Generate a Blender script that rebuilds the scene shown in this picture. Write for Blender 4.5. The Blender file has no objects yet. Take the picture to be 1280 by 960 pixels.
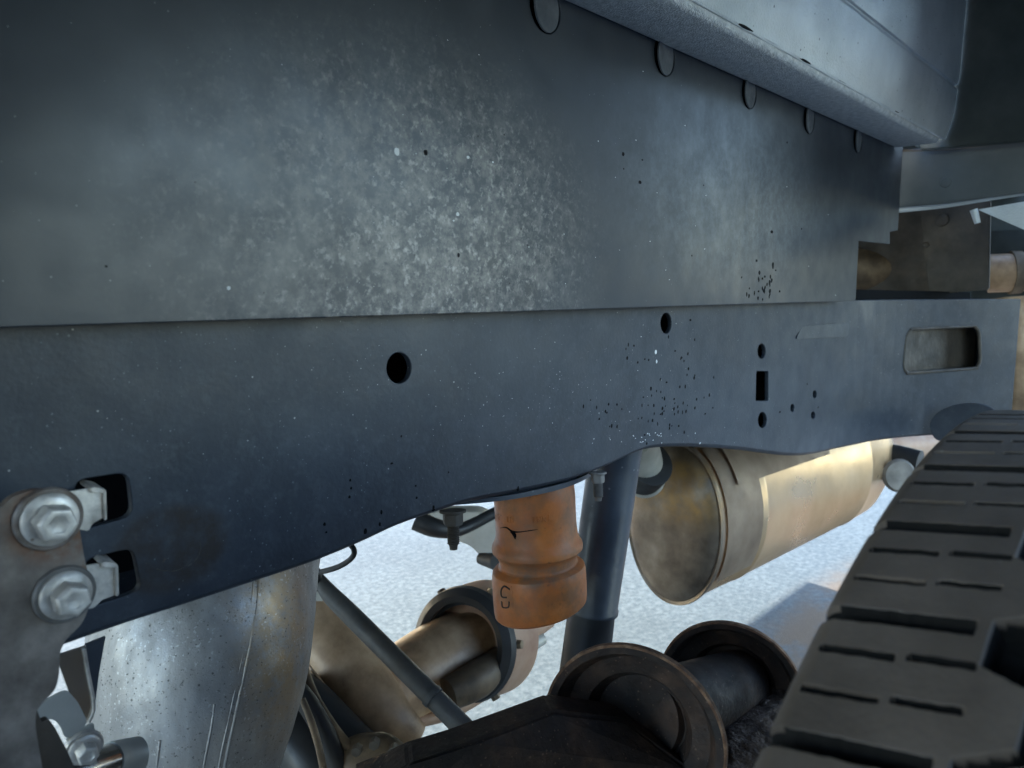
import bpy, bmesh, math, random
from mathutils import Vector, Matrix, noise
random.seed(7)
SC = bpy.context.scene
COL = SC.collection
R = math.radians

# ------------------------------------------------------------------ camera
CAMZ, FPX, PITCH = 0.85, 961.0, R(7.0)
FWD = Vector((0.741, 0.672, 0)).normalized()
RGT = Vector((0.672, -0.741, 0)).normalized()
cam_d = bpy.data.cameras.new('camera')
cam = bpy.data.objects.new('camera', cam_d); COL.objects.link(cam)
cam_d.sensor_width = 36.0; cam_d.lens = 36.0 * FPX / 1280.0
cam_d.clip_start = 0.01; cam_d.clip_end = 2000
view = (FWD * math.cos(PITCH) + Vector((0, 0, -math.sin(PITCH)))).normalized()
up = RGT.cross(view)
cam.matrix_world = Matrix.Translation((0, 0, CAMZ)) @ Matrix((RGT, up, -view)).transposed().to_4x4()
cam_d.dof.use_dof = True; cam_d.dof.focus_distance = 0.62; cam_d.dof.aperture_fstop = 13.0
SC.camera = cam

# ------------------------------------------------------------------ world, sun, exposure
SUN_EL, SUN_DIR = R(24.0), Vector((0.15, 0.989, 0)).normalized()     # horizontal direction towards the sun
w = bpy.data.worlds.new('World'); SC.world = w; w.use_nodes = True
nt = w.node_tree; bg = nt.nodes['Background']
sky = nt.nodes.new('ShaderNodeTexSky'); sky.sky_type = 'NISHITA'; sky.sun_disc = False
sky.sun_elevation = SUN_EL; sky.sun_rotation = math.atan2(SUN_DIR.x, SUN_DIR.y)
sky.dust_density = 0.7; sky.ozone_density = 1.8
nt.links.new(sky.outputs[0], bg.inputs[0]); bg.inputs[1].default_value = 0.15
sl = bpy.data.lights.new('sun', 'SUN'); sl.energy = 3.2; sl.angle = R(0.53); sl.color = (1.0, 0.90, 0.77)
so = bpy.data.objects.new('sun', sl); COL.objects.link(so)
so.rotation_euler = (-(SUN_DIR * math.cos(SUN_EL) + Vector((0, 0, math.sin(SUN_EL))))).to_track_quat('-Z', 'Y').to_euler()
SC.view_settings.view_transform = 'Standard'; SC.view_settings.look = 'None'
SC.view_settings.exposure = 3.1; SC.view_settings.gamma = 1.0
SC.view_settings.use_curve_mapping = False
SC.cycles.max_bounces = 8; SC.cycles.diffuse_bounces = 5; SC.cycles.glossy_bounces = 4
SC.cycles.use_denoising = True

# ------------------------------------------------------------------ helpers
def ray(px, py):
    r, u = px - 640.0, 480.0 - py
    c, s = math.cos(PITCH), math.sin(PITCH)
    f = FPX * c + u * s
    return Vector((f * FWD.x + r * RGT.x, f * FWD.y + r * RGT.y, u * c - FPX * s))
def at(px, py, D=None, X=None, Y=None, Z=None):
    d = ray(px, py)
    if D is not None: t = D / FPX
    elif X is not None: t = X / d.x
    elif Y is not None: t = Y / d.y
    else: t = (Z - CAMZ) / d.z
    return Vector((0, 0, CAMZ)) + d * t

def setp(o, label=None, cat=None, group=None, kind=None):
    if label: o['label'] = label
    if cat: o['category'] = cat
    if group: o['group'] = group
    if kind: o['kind'] = kind
    return o
def thing(name, loc, label, cat, group=None):
    o = bpy.data.objects.new(name, None); COL.objects.link(o); o.location = loc
    o.empty_display_size = 0.05
    return setp(o, label, cat, group)
def link(name, me, mat, parent=None, smooth=None):
    o = bpy.data.objects.new(name, me); COL.objects.link(o)
    if mat: me.materials.append(mat)
    if parent:
        o.parent = parent
        M = Matrix.Identity(4); p = parent
        while p: M = Matrix.Translation(p.location) @ M; p = p.parent
        o.matrix_parent_inverse = Matrix.Translation(-M.translation) if False else Matrix.Identity(4)
        me.transform(Matrix.Translation(-M.translation))
    if smooth is not None:
        for p in me.polygons: p.use_smooth = True
        if smooth < 3:
            try: me.set_sharp_from_angle(angle=smooth)
            except Exception: pass
    return o
def bm_obj(name, bm, mat, parent=None, smooth=R(35)):
    bmesh.ops.recalc_face_normals(bm, faces=bm.faces)
    me = bpy.data.meshes.new(name); bm.to_mesh(me); bm.free()
    return link(name, me, mat, parent, smooth)

def catmull(pts, n):
    out = []
    P = [pts[0]] + list(pts) + [pts[-1]]
    for i in range(1, len(P) - 2):
        for k in range(n):
            t = k / n
            a, b, c, d = P[i-1], P[i], P[i+1], P[i+2]
            out.append(tuple(0.5 * ((2*b[j]) + (-a[j]+c[j])*t + (2*a[j]-5*b[j]+4*c[j]-d[j])*t*t + (-a[j]+3*b[j]-3*c[j]+d[j])*t**3) for j in range(len(a))))
    out.append(tuple(P[-2])); return out
def tube_bm(pts, seg=24, n=8, cap=True, bm=None, flat=1.0, smooth=True):
    """pts: (x, y, z, radius); a swept round tube through them"""
    q = catmull(pts, n) if smooth and len(pts) > 2 else pts
    bm = bm or bmesh.new(); rings = []
    prev = None
    for i, p in enumerate(q):
        c = Vector(p[:3]); a = Vector(q[max(i-1, 0)][:3]); b = Vector(q[min(i+1, len(q)-1)][:3])
        t = (b - a).normalized()
        if prev is None:
            ref = Vector((0, 0, 1)) if abs(t.z) < 0.9 else Vector((0, 1, 0))
            n1 = (ref - t * ref.dot(t)).normalized()
        else:
            n1 = (prev - t * prev.dot(t)).normalized()
        prev = n1; n2 = t.cross(n1)
        rings.append([bm.verts.new(c + (n1 * math.cos(2*math.pi*k/seg) + n2 * math.sin(2*math.pi*k/seg) * flat) * p[3]) for k in range(seg)])
    for r0, r1 in zip(rings, rings[1:]):
        for k in range(seg): bm.faces.new((r0[k], r0[(k+1) % seg], r1[(k+1) % seg], r1[k]))
    if cap: bm.faces.new(rings[0][::-1]); bm.faces.new(rings[-1])
    return bm
def ptube(specs, **kw):
    """specs: (px, py, D, width in px): the tube seen there"""
    return tube_bm([tuple(at(a, b, D=d)) + (w_ * 0.5 * d / FPX,) for a, b, d, w_ in specs], **kw)
def lathe_bm(p0, p1, prof, seg=48, bm=None, sy=1.0, side=None, cap=True):
    """prof: (t along p0->p1 in metres, radius)"""
    ax = (p1 - p0).normalized(); bm = bm or bmesh.new()
    ref = side if side else (Vector((0, 0, 1)) if abs(ax.z) < 0.9 else Vector((1, 0, 0)))
    n1 = (ref - ax * ref.dot(ax)).normalized(); n2 = ax.cross(n1)
    rings = []
    for t, r in prof:
        rings.append([bm.verts.new(p0 + ax * t + (n1 * math.cos(2*math.pi*k/seg) + n2 * math.sin(2*math.pi*k/seg) * sy) * max(r, 1e-5)) for k in range(seg)])
    for r0, r1 in zip(rings, rings[1:]):
        for k in range(seg): bm.faces.new((r0[k], r0[(k+1) % seg], r1[(k+1) % seg], r1[k]))
    if cap: bm.faces.new(rings[0][::-1]); bm.faces.new(rings[-1])
    return bm
def plate_bm(poly, th, direction, bev=0.0, bm=None):
    """poly: world points in one plane; thickened along direction by th"""
    bm = bm or bmesh.new()
    vs = [bm.verts.new(p) for p in poly]; f = bm.faces.new(vs)
    r = bmesh.ops.extrude_face_region(bm, geom=[f])
    nv = [g for g in r['geom'] if isinstance(g, bmesh.types.BMVert)]
    bmesh.ops.translate(bm, verts=nv, vec=direction.normalized() * th)
    if bev: bmesh.ops.bevel(bm, geom=bm.edges[:], offset=bev, segments=2, affect='EDGES', clamp_overlap=True)
    return bm
def rnd_poly(pts, r, n=4):
    """rounds the corners of a 2D/3D polygon"""
    out = []; m = len(pts)
    for i in range(m):
        a, b, c = Vector(pts[i-1]), Vector(pts[i]), Vector(pts[(i+1) % m])
        d1, d2 = (a - b), (c - b); k = min(r, d1.length * 0.45, d2.length * 0.45)
        s, e = b + d1.normalized() * k, b + d2.normalized() * k
        for j in range(n + 1):
            t = j / n; out.append(s * (1-t)**2 + b * 2*t*(1-t) + e * t*t)
    return out
def box_bm(x0, x1, y0, y1, z0, z1, bev=0.0, bm=None):
    bm = bm or bmesh.new()
    g = bmesh.ops.create_cube(bm, size=1.0)['verts']
    bmesh.ops.scale(bm, verts=g, vec=(x1-x0, y1-y0, z1-z0)); bmesh.ops.translate(bm, verts=g, vec=((x0+x1)/2, (y0+y1)/2, (z0+z1)/2))
    if bev: bmesh.ops.bevel(bm, geom=bm.edges[:], offset=bev, segments=3, affect='EDGES')
    return bm
def hex_bolt(parent, c, nrm, r, mat, washer_mat, h=None, ang=0.2, lab=None):
    """flange bolt with hexagon head: bolt > washer; both children of parent"""
    nrm = nrm.normalized(); h = h or r * 1.05
    ref = Vector((0, 0, 1)) if abs(nrm.z) < 0.9 else Vector((1, 0, 0))
    n1 = (ref - nrm * ref.dot(nrm)).normalized(); n2 = nrm.cross(n1)
    bm = bmesh.new(); rings = []
    hr = r * 0.70
    for t, rr in ((0.0, hr), (h * 0.86, hr), (h, hr * 0.86), (h, hr * 0.5), (h - 0.0006, hr * 0.45)):
        rings.append([bm.verts.new(c + nrm * t + (n1 * math.cos(math.pi*k/3 + ang) + n2 * math.sin(math.pi*k/3 + ang)) * rr) for k in range(6)])
    for a, b in zip(rings, rings[1:]):
        for k in range(6): bm.faces.new((a[k], a[(k+1) % 6], b[(k+1) % 6], b[k]))
    bm.faces.new(rings[-1])
    bmesh.ops.bevel(bm, geom=[e for e in bm.edges if len(e.link_faces) == 2], offset=r*0.008, segments=1, affect='EDGES')
    lathe_bm(c - nrm * 0.0002, c + nrm, [(0, r), (r*0.10, r), (r*0.2, r*0.9), (r*0.26, hr*1.02), (r*0.26, hr * 0.3)], seg=40, bm=bm)
    o = bm_obj('bolt', bm, mat, parent)
    if lab: o['label'] = lab
    wb = lathe_bm(c - nrm * 0.0022, c, [(0, r*1.0), (0, r*1.2), (0.0012, r*1.2), (0.002, r*1.14), (0.002, r*0.9)], seg=40)
    bm_obj('washer', wb, washer_mat, o)
    return o

# ------------------------------------------------------------------ materials
def mat(name, cols, rough=(0.4, 0.6), metal=0.0, scale=8.0, bump=0.15, bscale=60.0, fine=None, spec=0.5, extra=None, detail=8.0, stretch=None, bdist=0.002):
    """cols: colour stops over a fractal noise; fine: (scale, low, high, colour, amount) speckles"""
    m = bpy.data.materials.new(name); m.use_nodes = True
    T = m.node_tree; N, L = T.nodes, T.links
    b = N['Principled BSDF']; tc = N.new('ShaderNodeTexCoord')
    vec = tc.outputs['Object']
    geo = N.new('ShaderNodeNewGeometry'); vec = geo.outputs['Position']
    if stretch:
        mp = N.new('ShaderNodeMapping'); mp.inputs['Scale'].default_value = stretch; L.new(vec, mp.inputs[0]); vec2 = mp.outputs[0]
    else: vec2 = vec
    n1 = N.new('ShaderNodeTexNoise'); n1.inputs['Scale'].default_value = scale; n1.inputs['Detail'].default_value = detail; n1.inputs['Roughness'].default_value = 0.62
    L.new(vec2, n1.inputs['Vector'])
    cr = N.new('ShaderNodeValToRGB'); e = cr.color_ramp.elements
    k = len(cols); ps = [0.30 + 0.42 * i / max(k - 1, 1) for i in range(k)]
    e[0].position = ps[0]; e[0].color = (*cols[0], 1)
    if k > 1: e[1].position = ps[-1]; e[1].color = (*cols[-1], 1)
    for i in range(1, k - 1):
        q = e.new(ps[i]); q.color = (*cols[i], 1)
    L.new(n1.outputs[0], cr.inputs[0]); col = cr.outputs[0]
    n2 = N.new('ShaderNodeTexNoise'); n2.inputs['Scale'].default_value = bscale; n2.inputs['Detail'].default_value = 6; L.new(vec, n2.inputs['Vector'])
    if fine:
        for (fs, lo, hi, fc, amt) in fine:
            v = N.new('ShaderNodeTexVoronoi'); v.inputs['Scale'].default_value = fs; v.inputs['Randomness'].default_value = 1.0
            L.new(vec, v.inputs['Vector'])
            sp = N.new('ShaderNodeSeparateColor'); L.new(v.outputs['Color'], sp.inputs[0])
            th = N.new('ShaderNodeMath'); th.operation = 'MULTIPLY'; L.new(sp.outputs[0], th.inputs[0]); th.inputs[1].default_value = hi
            th2 = N.new('ShaderNodeMath'); th2.operation = 'SUBTRACT'; L.new(th.outputs[0], th2.inputs[0]); th2.inputs[1].default_value = lo
            le = N.new('ShaderNodeMath'); le.operation = 'LESS_THAN'; L.new(v.outputs['Distance'], le.inputs[0]); L.new(th2.outputs[0], le.inputs[1])
            am = N.new('ShaderNodeMath'); am.operation = 'MULTIPLY'; L.new(le.outputs[0], am.inputs[0]); am.inputs[1].default_value = amt
            mx = N.new('ShaderNodeMix'); mx.data_type = 'RGBA'; L.new(am.outputs[0], mx.inputs[0]); L.new(col, mx.inputs[6]); mx.inputs[7].default_value = (*fc, 1)
            col = mx.outputs[2]
    mr = N.new('ShaderNodeMapRange'); mr.inputs[1].default_value = 0.35; mr.inputs[2].default_value = 0.65
    mr.inputs[3].default_value = rough[0]; mr.inputs[4].default_value = rough[1]
    n3 = N.new('ShaderNodeTexNoise'); n3.inputs['Scale'].default_value = scale * 2.3; n3.inputs['Detail'].default_value = 7; L.new(vec2, n3.inputs['Vector'])
    L.new(n3.outputs[0], mr.inputs[0]); rg = mr.outputs[0]
    if extra: col, rg = extra(N, L, vec, col, rg, n1, n2)
    L.new(col, b.inputs['Base Color']); L.new(rg, b.inputs['Roughness'])
    b.inputs['Metallic'].default_value = metal
    b.inputs['Specular IOR Level'].default_value = spec
    if bump:
        bp = N.new('ShaderNodeBump'); bp.inputs['Strength'].default_value = bump; bp.inputs['Distance'].default_value = bdist
        L.new(n2.outputs[0], bp.inputs['Height']); L.new(bp.outputs[0], b.inputs['Normal'])
    return m
def patch(N, L, vec, c, rad, lo=0.4, hi=1.0):
    """a soft ellipsoid mask round c in world metres, 1 inside"""
    mp = N.new('ShaderNodeVectorMath'); mp.operation = 'SUBTRACT'; L.new(vec, mp.inputs[0]); mp.inputs[1].default_value = c
    dv = N.new('ShaderNodeVectorMath'); dv.operation = 'DIVIDE'; L.new(mp.outputs[0], dv.inputs[0]); dv.inputs[1].default_value = rad
    ln = N.new('ShaderNodeVectorMath'); ln.operation = 'LENGTH'; L.new(dv.outputs[0], ln.inputs[0])
    mr = N.new('ShaderNodeMapRange'); mr.interpolation_type = 'SMOOTHSTEP'; L.new(ln.outputs['Value'], mr.inputs[0])
    mr.inputs[1].default_value = lo; mr.inputs[2].default_value = hi; mr.inputs[3].default_value = 1.0; mr.inputs[4].default_value = 0.0
    return mr.outputs[0]
def noise_mask(N, L, vec, scale, lo, hi, detail=8, rough=0.65):
    n = N.new('ShaderNodeTexNoise'); n.inputs['Scale'].default_value = scale; n.inputs['Detail'].default_value = detail; n.inputs['Roughness'].default_value = rough
    L.new(vec, n.inputs['Vector'])
    mr = N.new('ShaderNodeMapRange'); L.new(n.outputs[0], mr.inputs[0]); mr.inputs[1].default_value = lo; mr.inputs[2].default_value = hi
    return mr.outputs[0]
def mul(N, L, a, b):
    m = N.new('ShaderNodeMath'); m.operation = 'MULTIPLY'; m.use_clamp = True
    L.new(a, m.inputs[0])
    if isinstance(b, (int, float)): m.inputs[1].default_value = b
    else: L.new(b, m.inputs[1])
    return m.outputs[0]
def mixc(N, L, f, a, c):
    m = N.new('ShaderNodeMix'); m.data_type = 'RGBA'; L.new(f, m.inputs[0]); L.new(a, m.inputs[6]); m.inputs[7].default_value = (*c, 1)
    return m.outputs[2]
def mixf(N, L, f, a, v):
    m = N.new('ShaderNodeMix'); m.data_type = 'FLOAT'; L.new(f, m.inputs[0]); L.new(a, m.inputs[2]); m.inputs[3].default_value = v
    return m.outputs[0]

def shield_extra(N, L, vec, col, rg, n1, n2):
    # dried, sandy road film splashed over the middle of the plate
    c = at(535, 300, Y=0.374)
    p = patch(N, L, vec, tuple(c), (0.20, 1.0, 0.135), 0.0, 1.1)
    f = mul(N, L, p, noise_mask(N, L, vec, 95, 0.43, 0.66, 6, 0.78)); f = mul(N, L, f, 0.78)
    col = mixc(N, L, f, col, (0.34, 0.31, 0.275)); rg = mixf(N, L, f, rg, 0.55)
    f = mul(N, L, p, noise_mask(N, L, vec, 210, 0.54, 0.70, 4, 0.7)); f = mul(N, L, f, 0.6)
    col = mixc(N, L, f, col, (0.68, 0.63, 0.57)); rg = mixf(N, L, f, rg, 0.6)
    c2 = at(930, 250, Y=0.374)
    p2 = patch(N, L, vec, tuple(c2), (0.3, 1.0, 0.12), 0.1, 1.1)
    f2 = mul(N, L, p2, noise_mask(N, L, vec, 110, 0.42, 0.72, 7, 0.75)); f2 = mul(N, L, f2, 0.4)
    col = mixc(N, L, f2, col, (0.17, 0.20, 0.24))  # bluish sky glare at the right, painted into the colour
    return col, rg
def rail_extra(N, L, vec, col, rg, n1, n2):
    f = noise_mask(N, L, vec, 90, 0.50, 0.74, 6, 0.75); col = mixc(N, L, mul(N, L, f, 0.55), col, (0.07, 0.078, 0.088)); rg = mixf(N, L, f, rg, 0.62)
    c = at(215, 685, Y=0.4)
    p = patch(N, L, vec, tuple(c), (0.036, 1.0, 0.027), 0.7, 1.0)
    f = mul(N, L, p, noise_mask(N, L, vec, 70, 0.3, 0.6, 5))
    col = mixc(N, L, mul(N, L, f, 0.9), col, (0.034, 0.027, 0.022)); rg = mixf(N, L, f, rg, 0.9)
    f = mul(N, L, p, noise_mask(N, L, vec, 160, 0.62, 0.75, 5)); col = mixc(N, L, mul(N, L, f, 0.6), col, (0.12, 0.075, 0.045))
    return col, rg

M = {}
M['shield'] = mat('dusty_blue_grey_paint', [(0.016, 0.021, 0.029), (0.022, 0.028, 0.037), (0.029, 0.036, 0.046)], rough=(0.34, 0.46), scale=14, bump=0.04, bscale=240,
                  fine=[(330, 0.70, 0.84, (0.3, 0.31, 0.31), 0.5)], extra=shield_extra, spec=0.34)
M['rail'] = mat('dark_frame_paint', [(0.016, 0.021, 0.029), (0.024, 0.0305, 0.041), (0.034, 0.042, 0.053)], rough=(0.42, 0.56), scale=16, bump=0.12, bscale=300,
                fine=[(420, 0.60, 0.82, (0.16, 0.18, 0.19), 0.6), (230, 0.70, 0.84, (0.45, 0.46, 0.44), 0.7)], extra=rail_extra, spec=0.38)
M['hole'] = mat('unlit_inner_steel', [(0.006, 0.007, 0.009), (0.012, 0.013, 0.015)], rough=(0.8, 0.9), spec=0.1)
M['silver'] = mat('silver_sealer_coat', [(0.48, 0.52, 0.53), (0.62, 0.65, 0.66), (0.74, 0.77, 0.78)], rough=(0.35, 0.5), metal=0.3, scale=9, bump=0.5, bscale=420,
                  fine=[(150, 0.62, 0.82, (0.03, 0.035, 0.04), 0.7)], spec=0.5)
M['hem'] = mat('grainy_hem_coat', [(0.40, 0.42, 0.43), (0.56, 0.58, 0.59), (0.72, 0.73, 0.73)], rough=(0.45, 0.6), metal=0.25, scale=160, bump=0.9, bscale=600)
M['floor_dark'] = mat('dark_bed_underside', [(0.030, 0.038, 0.038), (0.05, 0.058, 0.057), (0.08, 0.088, 0.085)], rough=(0.6, 0.8), scale=9, bump=0.2, spec=0.2)
M['liner'] = mat('black_inner_liner', [(0.012, 0.013, 0.014), (0.022, 0.023, 0.024)], rough=(0.7, 0.9), scale=12, bump=0.1, spec=0.2)
M['plug'] = mat('lightened_plug_face', [(0.045, 0.052, 0.062), (0.075, 0.083, 0.095), (0.12, 0.13, 0.14)], rough=(0.4, 0.55), scale=60, bump=0.2, bscale=240)  # lighter grey paints in the light that the angled plug faces catch
M['cross'] = mat('grey_crossmember_paint', [(0.06, 0.072, 0.076), (0.085, 0.097, 0.102), (0.11, 0.122, 0.126)], rough=(0.45, 0.6), scale=9, bump=0.2,
                 fine=[(120, 0.66, 0.8, (0.3, 0.3, 0.28), 0.6)])
M['rust_dark'] = mat('dark_rusted_steel', [(0.008, 0.006, 0.005), (0.026, 0.015, 0.010), (0.085, 0.045, 0.026)], rough=(0.6, 0.85), metal=0.0, scale=22, bump=0.7, bscale=180,
                     fine=[(300, 0.55, 0.85, (0.16, 0.10, 0.07), 0.5)])
M['rust_brown'] = mat('brown_grimy_steel', [(0.032, 0.027, 0.021), (0.060, 0.048, 0.036), (0.11, 0.085, 0.06)], rough=(0.5, 0.75), scale=14, bump=0.5, bscale=120)
M['lit_rust_rim'] = mat('rim_light_rust', [(0.06, 0.03, 0.016), (0.16, 0.08, 0.042), (0.32, 0.19, 0.11)], rough=(0.7, 0.9), scale=90, bump=0.8, bscale=300)
M['crust'] = mat('gritty_road_crust', [(0.035, 0.026, 0.022), (0.13, 0.09, 0.07), (0.34, 0.26, 0.21)], rough=(0.8, 0.95), scale=70, bump=1.0, bscale=260, bdist=0.006)
M['bracket'] = mat('weathered_grey_bracket', [(0.10, 0.090, 0.080), (0.165, 0.15, 0.135), (0.24, 0.22, 0.20)], rough=(0.5, 0.68), metal=0.3, scale=18, bump=0.25, bscale=160,
                   fine=[(90, 0.64, 0.8, (0.12, 0.055, 0.03), 0.5)])
def rust_edge(N, L, vec, col, rg, n1, n2):
    c = at(62, 648, Y=0.36)
    p = patch(N, L, vec, tuple(c), (0.023, 1.0, 0.023), 0.45, 1.0)
    f = mul(N, L, p, noise_mask(N, L, vec, 130, 0.36, 0.54, 6))
    col = mixc(N, L, mul(N, L, f, 0.9), col, (0.16, 0.065, 0.028))
    c = at(106, 650, Y=0.36)
    p = patch(N, L, vec, tuple(c), (0.009, 1.0, 0.04), 0.3, 1.0)
    f = mul(N, L, p, noise_mask(N, L, vec, 210, 0.45, 0.6, 6)); col = mixc(N, L, mul(N, L, f, 0.9), col, (0.15, 0.07, 0.035))
    return col, rg
M['bracket_rusty'] = mat('rust_edged_grey_bracket', [(0.085, 0.066, 0.052), (0.18, 0.148, 0.122), (0.32, 0.27, 0.225)], rough=(0.48, 0.66), metal=0.3, scale=42, bump=0.10, bscale=420,
                         fine=[(240, 0.66, 0.8, (0.25, 0.25, 0.24), 0.5)], extra=rust_edge)
M['zinc'] = mat('dull_zinc_plate', [(0.26, 0.235, 0.20), (0.54, 0.49, 0.43), (0.80, 0.74, 0.65)], rough=(0.42, 0.62), metal=0.55, scale=70, bump=0.10, bscale=500,
                fine=[(170, 0.66, 0.82, (0.16, 0.09, 0.05), 0.7)])
M['washer_rust'] = mat('rust_stained_washer', [(0.10, 0.065, 0.045), (0.17, 0.14, 0.12), (0.26, 0.24, 0.22)], rough=(0.5, 0.7), metal=0.4, scale=90, bump=0.3)
def pit_extra(N, L, vec, col, rg, n1, n2):
    p = patch(N, L, vec, tuple(at(365, 790, D=0.56)), (0.05, 0.07, 0.13), 0.2, 1.1)
    f = mul(N, L, p, noise_mask(N, L, vec, 60, 0.34, 0.56, 8, 0.75))
    col = mixc(N, L, mul(N, L, f, 0.85), col, (0.46, 0.30, 0.15))
    f = noise_mask(N, L, vec, 420, 0.61, 0.68, 4, 0.65); col = mixc(N, L, mul(N, L, f, 0.7), col, (0.06, 0.055, 0.05)); rg = mixf(N, L, f, rg, 0.8)
    f = noise_mask(N, L, vec, 380, 0.60, 0.70, 3, 0.6); f = mul(N, L, f, noise_mask(N, L, vec, 30, 0.45, 0.6, 3)); col = mixc(N, L, mul(N, L, f, 0.7), col, (0.8, 0.78, 0.74))
    return col, rg
M['pipe'] = mat('pitted_aluminised_steel', [(0.26, 0.245, 0.225), (0.36, 0.34, 0.315), (0.50, 0.475, 0.44)], rough=(0.40, 0.55), metal=0.6, scale=46, bump=0.10, bscale=700,
                fine=[(330, 0.60, 0.88, (0.05, 0.045, 0.04), 0.7)], extra=pit_extra, stretch=(1, 1, 0.35))
M['tan'] = mat('mud_tinted_steel', [(0.17, 0.10, 0.052), (0.42, 0.27, 0.155), (0.62, 0.43, 0.27)], rough=(0.36, 0.6), metal=0.1, scale=16, bump=0.2)
M['tan_dark'] = mat('grimy_cast_steel', [(0.04, 0.030, 0.021), (0.13, 0.092, 0.058), (0.30, 0.215, 0.13)], rough=(0.5, 0.7), metal=0.2, scale=16, bump=0.4, bscale=90)
M['pink'] = mat('surface_rusted_hub', [(0.24, 0.12, 0.075), (0.36, 0.22, 0.145), (0.42, 0.31, 0.23)], rough=(0.5, 0.7), metal=0.1, scale=12, bump=0.3)
M['black'] = mat('black_rubber', [(0.012, 0.012, 0.013), (0.022, 0.022, 0.023)], rough=(0.45, 0.65), scale=20, bump=0.1)
M['groove'] = mat('groove_shade_rubber', [(0.010, 0.010, 0.010), (0.018, 0.017, 0.016)], rough=(0.75, 0.9), scale=30, bump=0.2, bscale=300, spec=0.15)
M['hose'] = mat('dusty_dark_hose', [(0.045, 0.045, 0.043), (0.075, 0.073, 0.068), (0.11, 0.105, 0.095)], rough=(0.5, 0.7), scale=25, bump=0.2)
def orange_extra(N, L, vec, col, rg, n1, n2):
    f = noise_mask(N, L, vec, 38, 0.42, 0.62, 8); col = mixc(N, L, mul(N, L, f, 0.7), col, (0.20, 0.10, 0.045))
    p = patch(N, L, vec, tuple(at(675, 722, D=0.66)), (0.06, 0.06, 0.016), 0.2, 1.0); f = mul(N, L, p, noise_mask(N, L, vec, 80, 0.34, 0.6, 6)); col = mixc(N, L, mul(N, L, f, 0.75), col, (0.13, 0.095, 0.07))
    f = noise_mask(N, L, vec, 130, 0.62, 0.72, 5); col = mixc(N, L, mul(N, L, f, 0.5), col, (0.05, 0.035, 0.025))
    return col, rg
M['orange'] = mat('grimy_orange_urethane', [(0.38, 0.10, 0.020), (0.50, 0.15, 0.030), (0.54, 0.21, 0.075)], rough=(0.42, 0.62), scale=22, bump=0.25, bscale=140, extra=orange_extra)
M['orange'].node_tree.nodes['Principled BSDF'].inputs['Subsurface Weight'].default_value = 0.12
M['orange'].node_tree.nodes['Principled BSDF'].inputs['Subsurface Radius'].default_value = (0.012, 0.005, 0.002)
M['shock'] = mat('blue_black_shock_paint', [(0.018, 0.024, 0.034), (0.030, 0.038, 0.050), (0.045, 0.055, 0.070)], rough=(0.3, 0.48), scale=20, bump=0.1, bscale=200,
                 fine=[(130, 0.60, 0.86, (0.22, 0.23, 0.23), 0.5)], spec=0.6)
M['shock_body'] = mat('black_shock_body', [(0.012, 0.013, 0.015), (0.025, 0.026, 0.028)], rough=(0.35, 0.5), scale=20, bump=0.1)
def cap_extra(N, L, vec, col, rg, n1, n2):
    p = patch(N, L, vec, tuple(at(835, 615, D=1.2)), (0.16, 0.16, 0.075), 0.3, 1.1)
    f = mul(N, L, p, noise_mask(N, L, vec, 16, 0.36, 0.6, 6)); col = mixc(N, L, mul(N, L, f, 0.9), col, (0.34, 0.19, 0.055))
    return col, rg
M['cap'] = mat('heat_browned_muffler_end', [(0.075, 0.055, 0.04), (0.19, 0.145, 0.105), (0.34, 0.28, 0.215)], rough=(0.35, 0.5), metal=0.6, scale=12, bump=0.15, extra=cap_extra)
M['muffler'] = mat('tan_stained_muffler_skin', [(0.46, 0.30, 0.16), (0.56, 0.38, 0.22), (0.64, 0.46, 0.29)], rough=(0.26, 0.42), metal=0.7, scale=5, bump=0.2, bscale=50)
M['muffler_shield'] = mat('dull_heat_shield', [(0.28, 0.205, 0.15), (0.40, 0.30, 0.22), (0.50, 0.39, 0.295)], rough=(0.45, 0.6), metal=0.4, scale=12, bump=0.2)
M['chrome'] = mat('bright_bare_steel', [(0.45, 0.42, 0.38), (0.62, 0.6, 0.57)], rough=(0.12, 0.3), metal=0.95, scale=18, bump=0.15)
M['pale'] = mat('pale_cast_metal', [(0.32, 0.31, 0.27), (0.48, 0.46, 0.41)], rough=(0.4, 0.6), metal=0.2, scale=20, bump=0.2)
M['rim'] = mat('wheel_rim_paint', [(0.1, 0.1, 0.1), (0.16, 0.16, 0.16)], rough=(0.35, 0.5), metal=0.6)
M['tar'] = mat('black_tar_drop', [(0.002, 0.002, 0.003), (0.004, 0.004, 0.005)], rough=(0.7, 0.9), bump=0, spec=0.1)
M['chip'] = mat('white_salt_fleck', [(0.5, 0.52, 0.52), (0.7, 0.7, 0.68)], rough=(0.6, 0.8), bump=0)
M['body_paint'] = mat('white_truck_paint', [(0.62, 0.63, 0.64), (0.68, 0.69, 0.7)], rough=(0.2, 0.3), scale=5, bump=0.0)
M['tyre'] = mat('dusty_tyre_rubber', [(0.092, 0.071, 0.055), (0.128, 0.100, 0.079), (0.170, 0.134, 0.107)], rough=(0.5, 0.7), scale=24, bump=0.35, bscale=500,
                fine=[(260, 0.66, 0.83, (0.22, 0.20, 0.18), 0.6)], spec=0.4, bdist=0.001)
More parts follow.
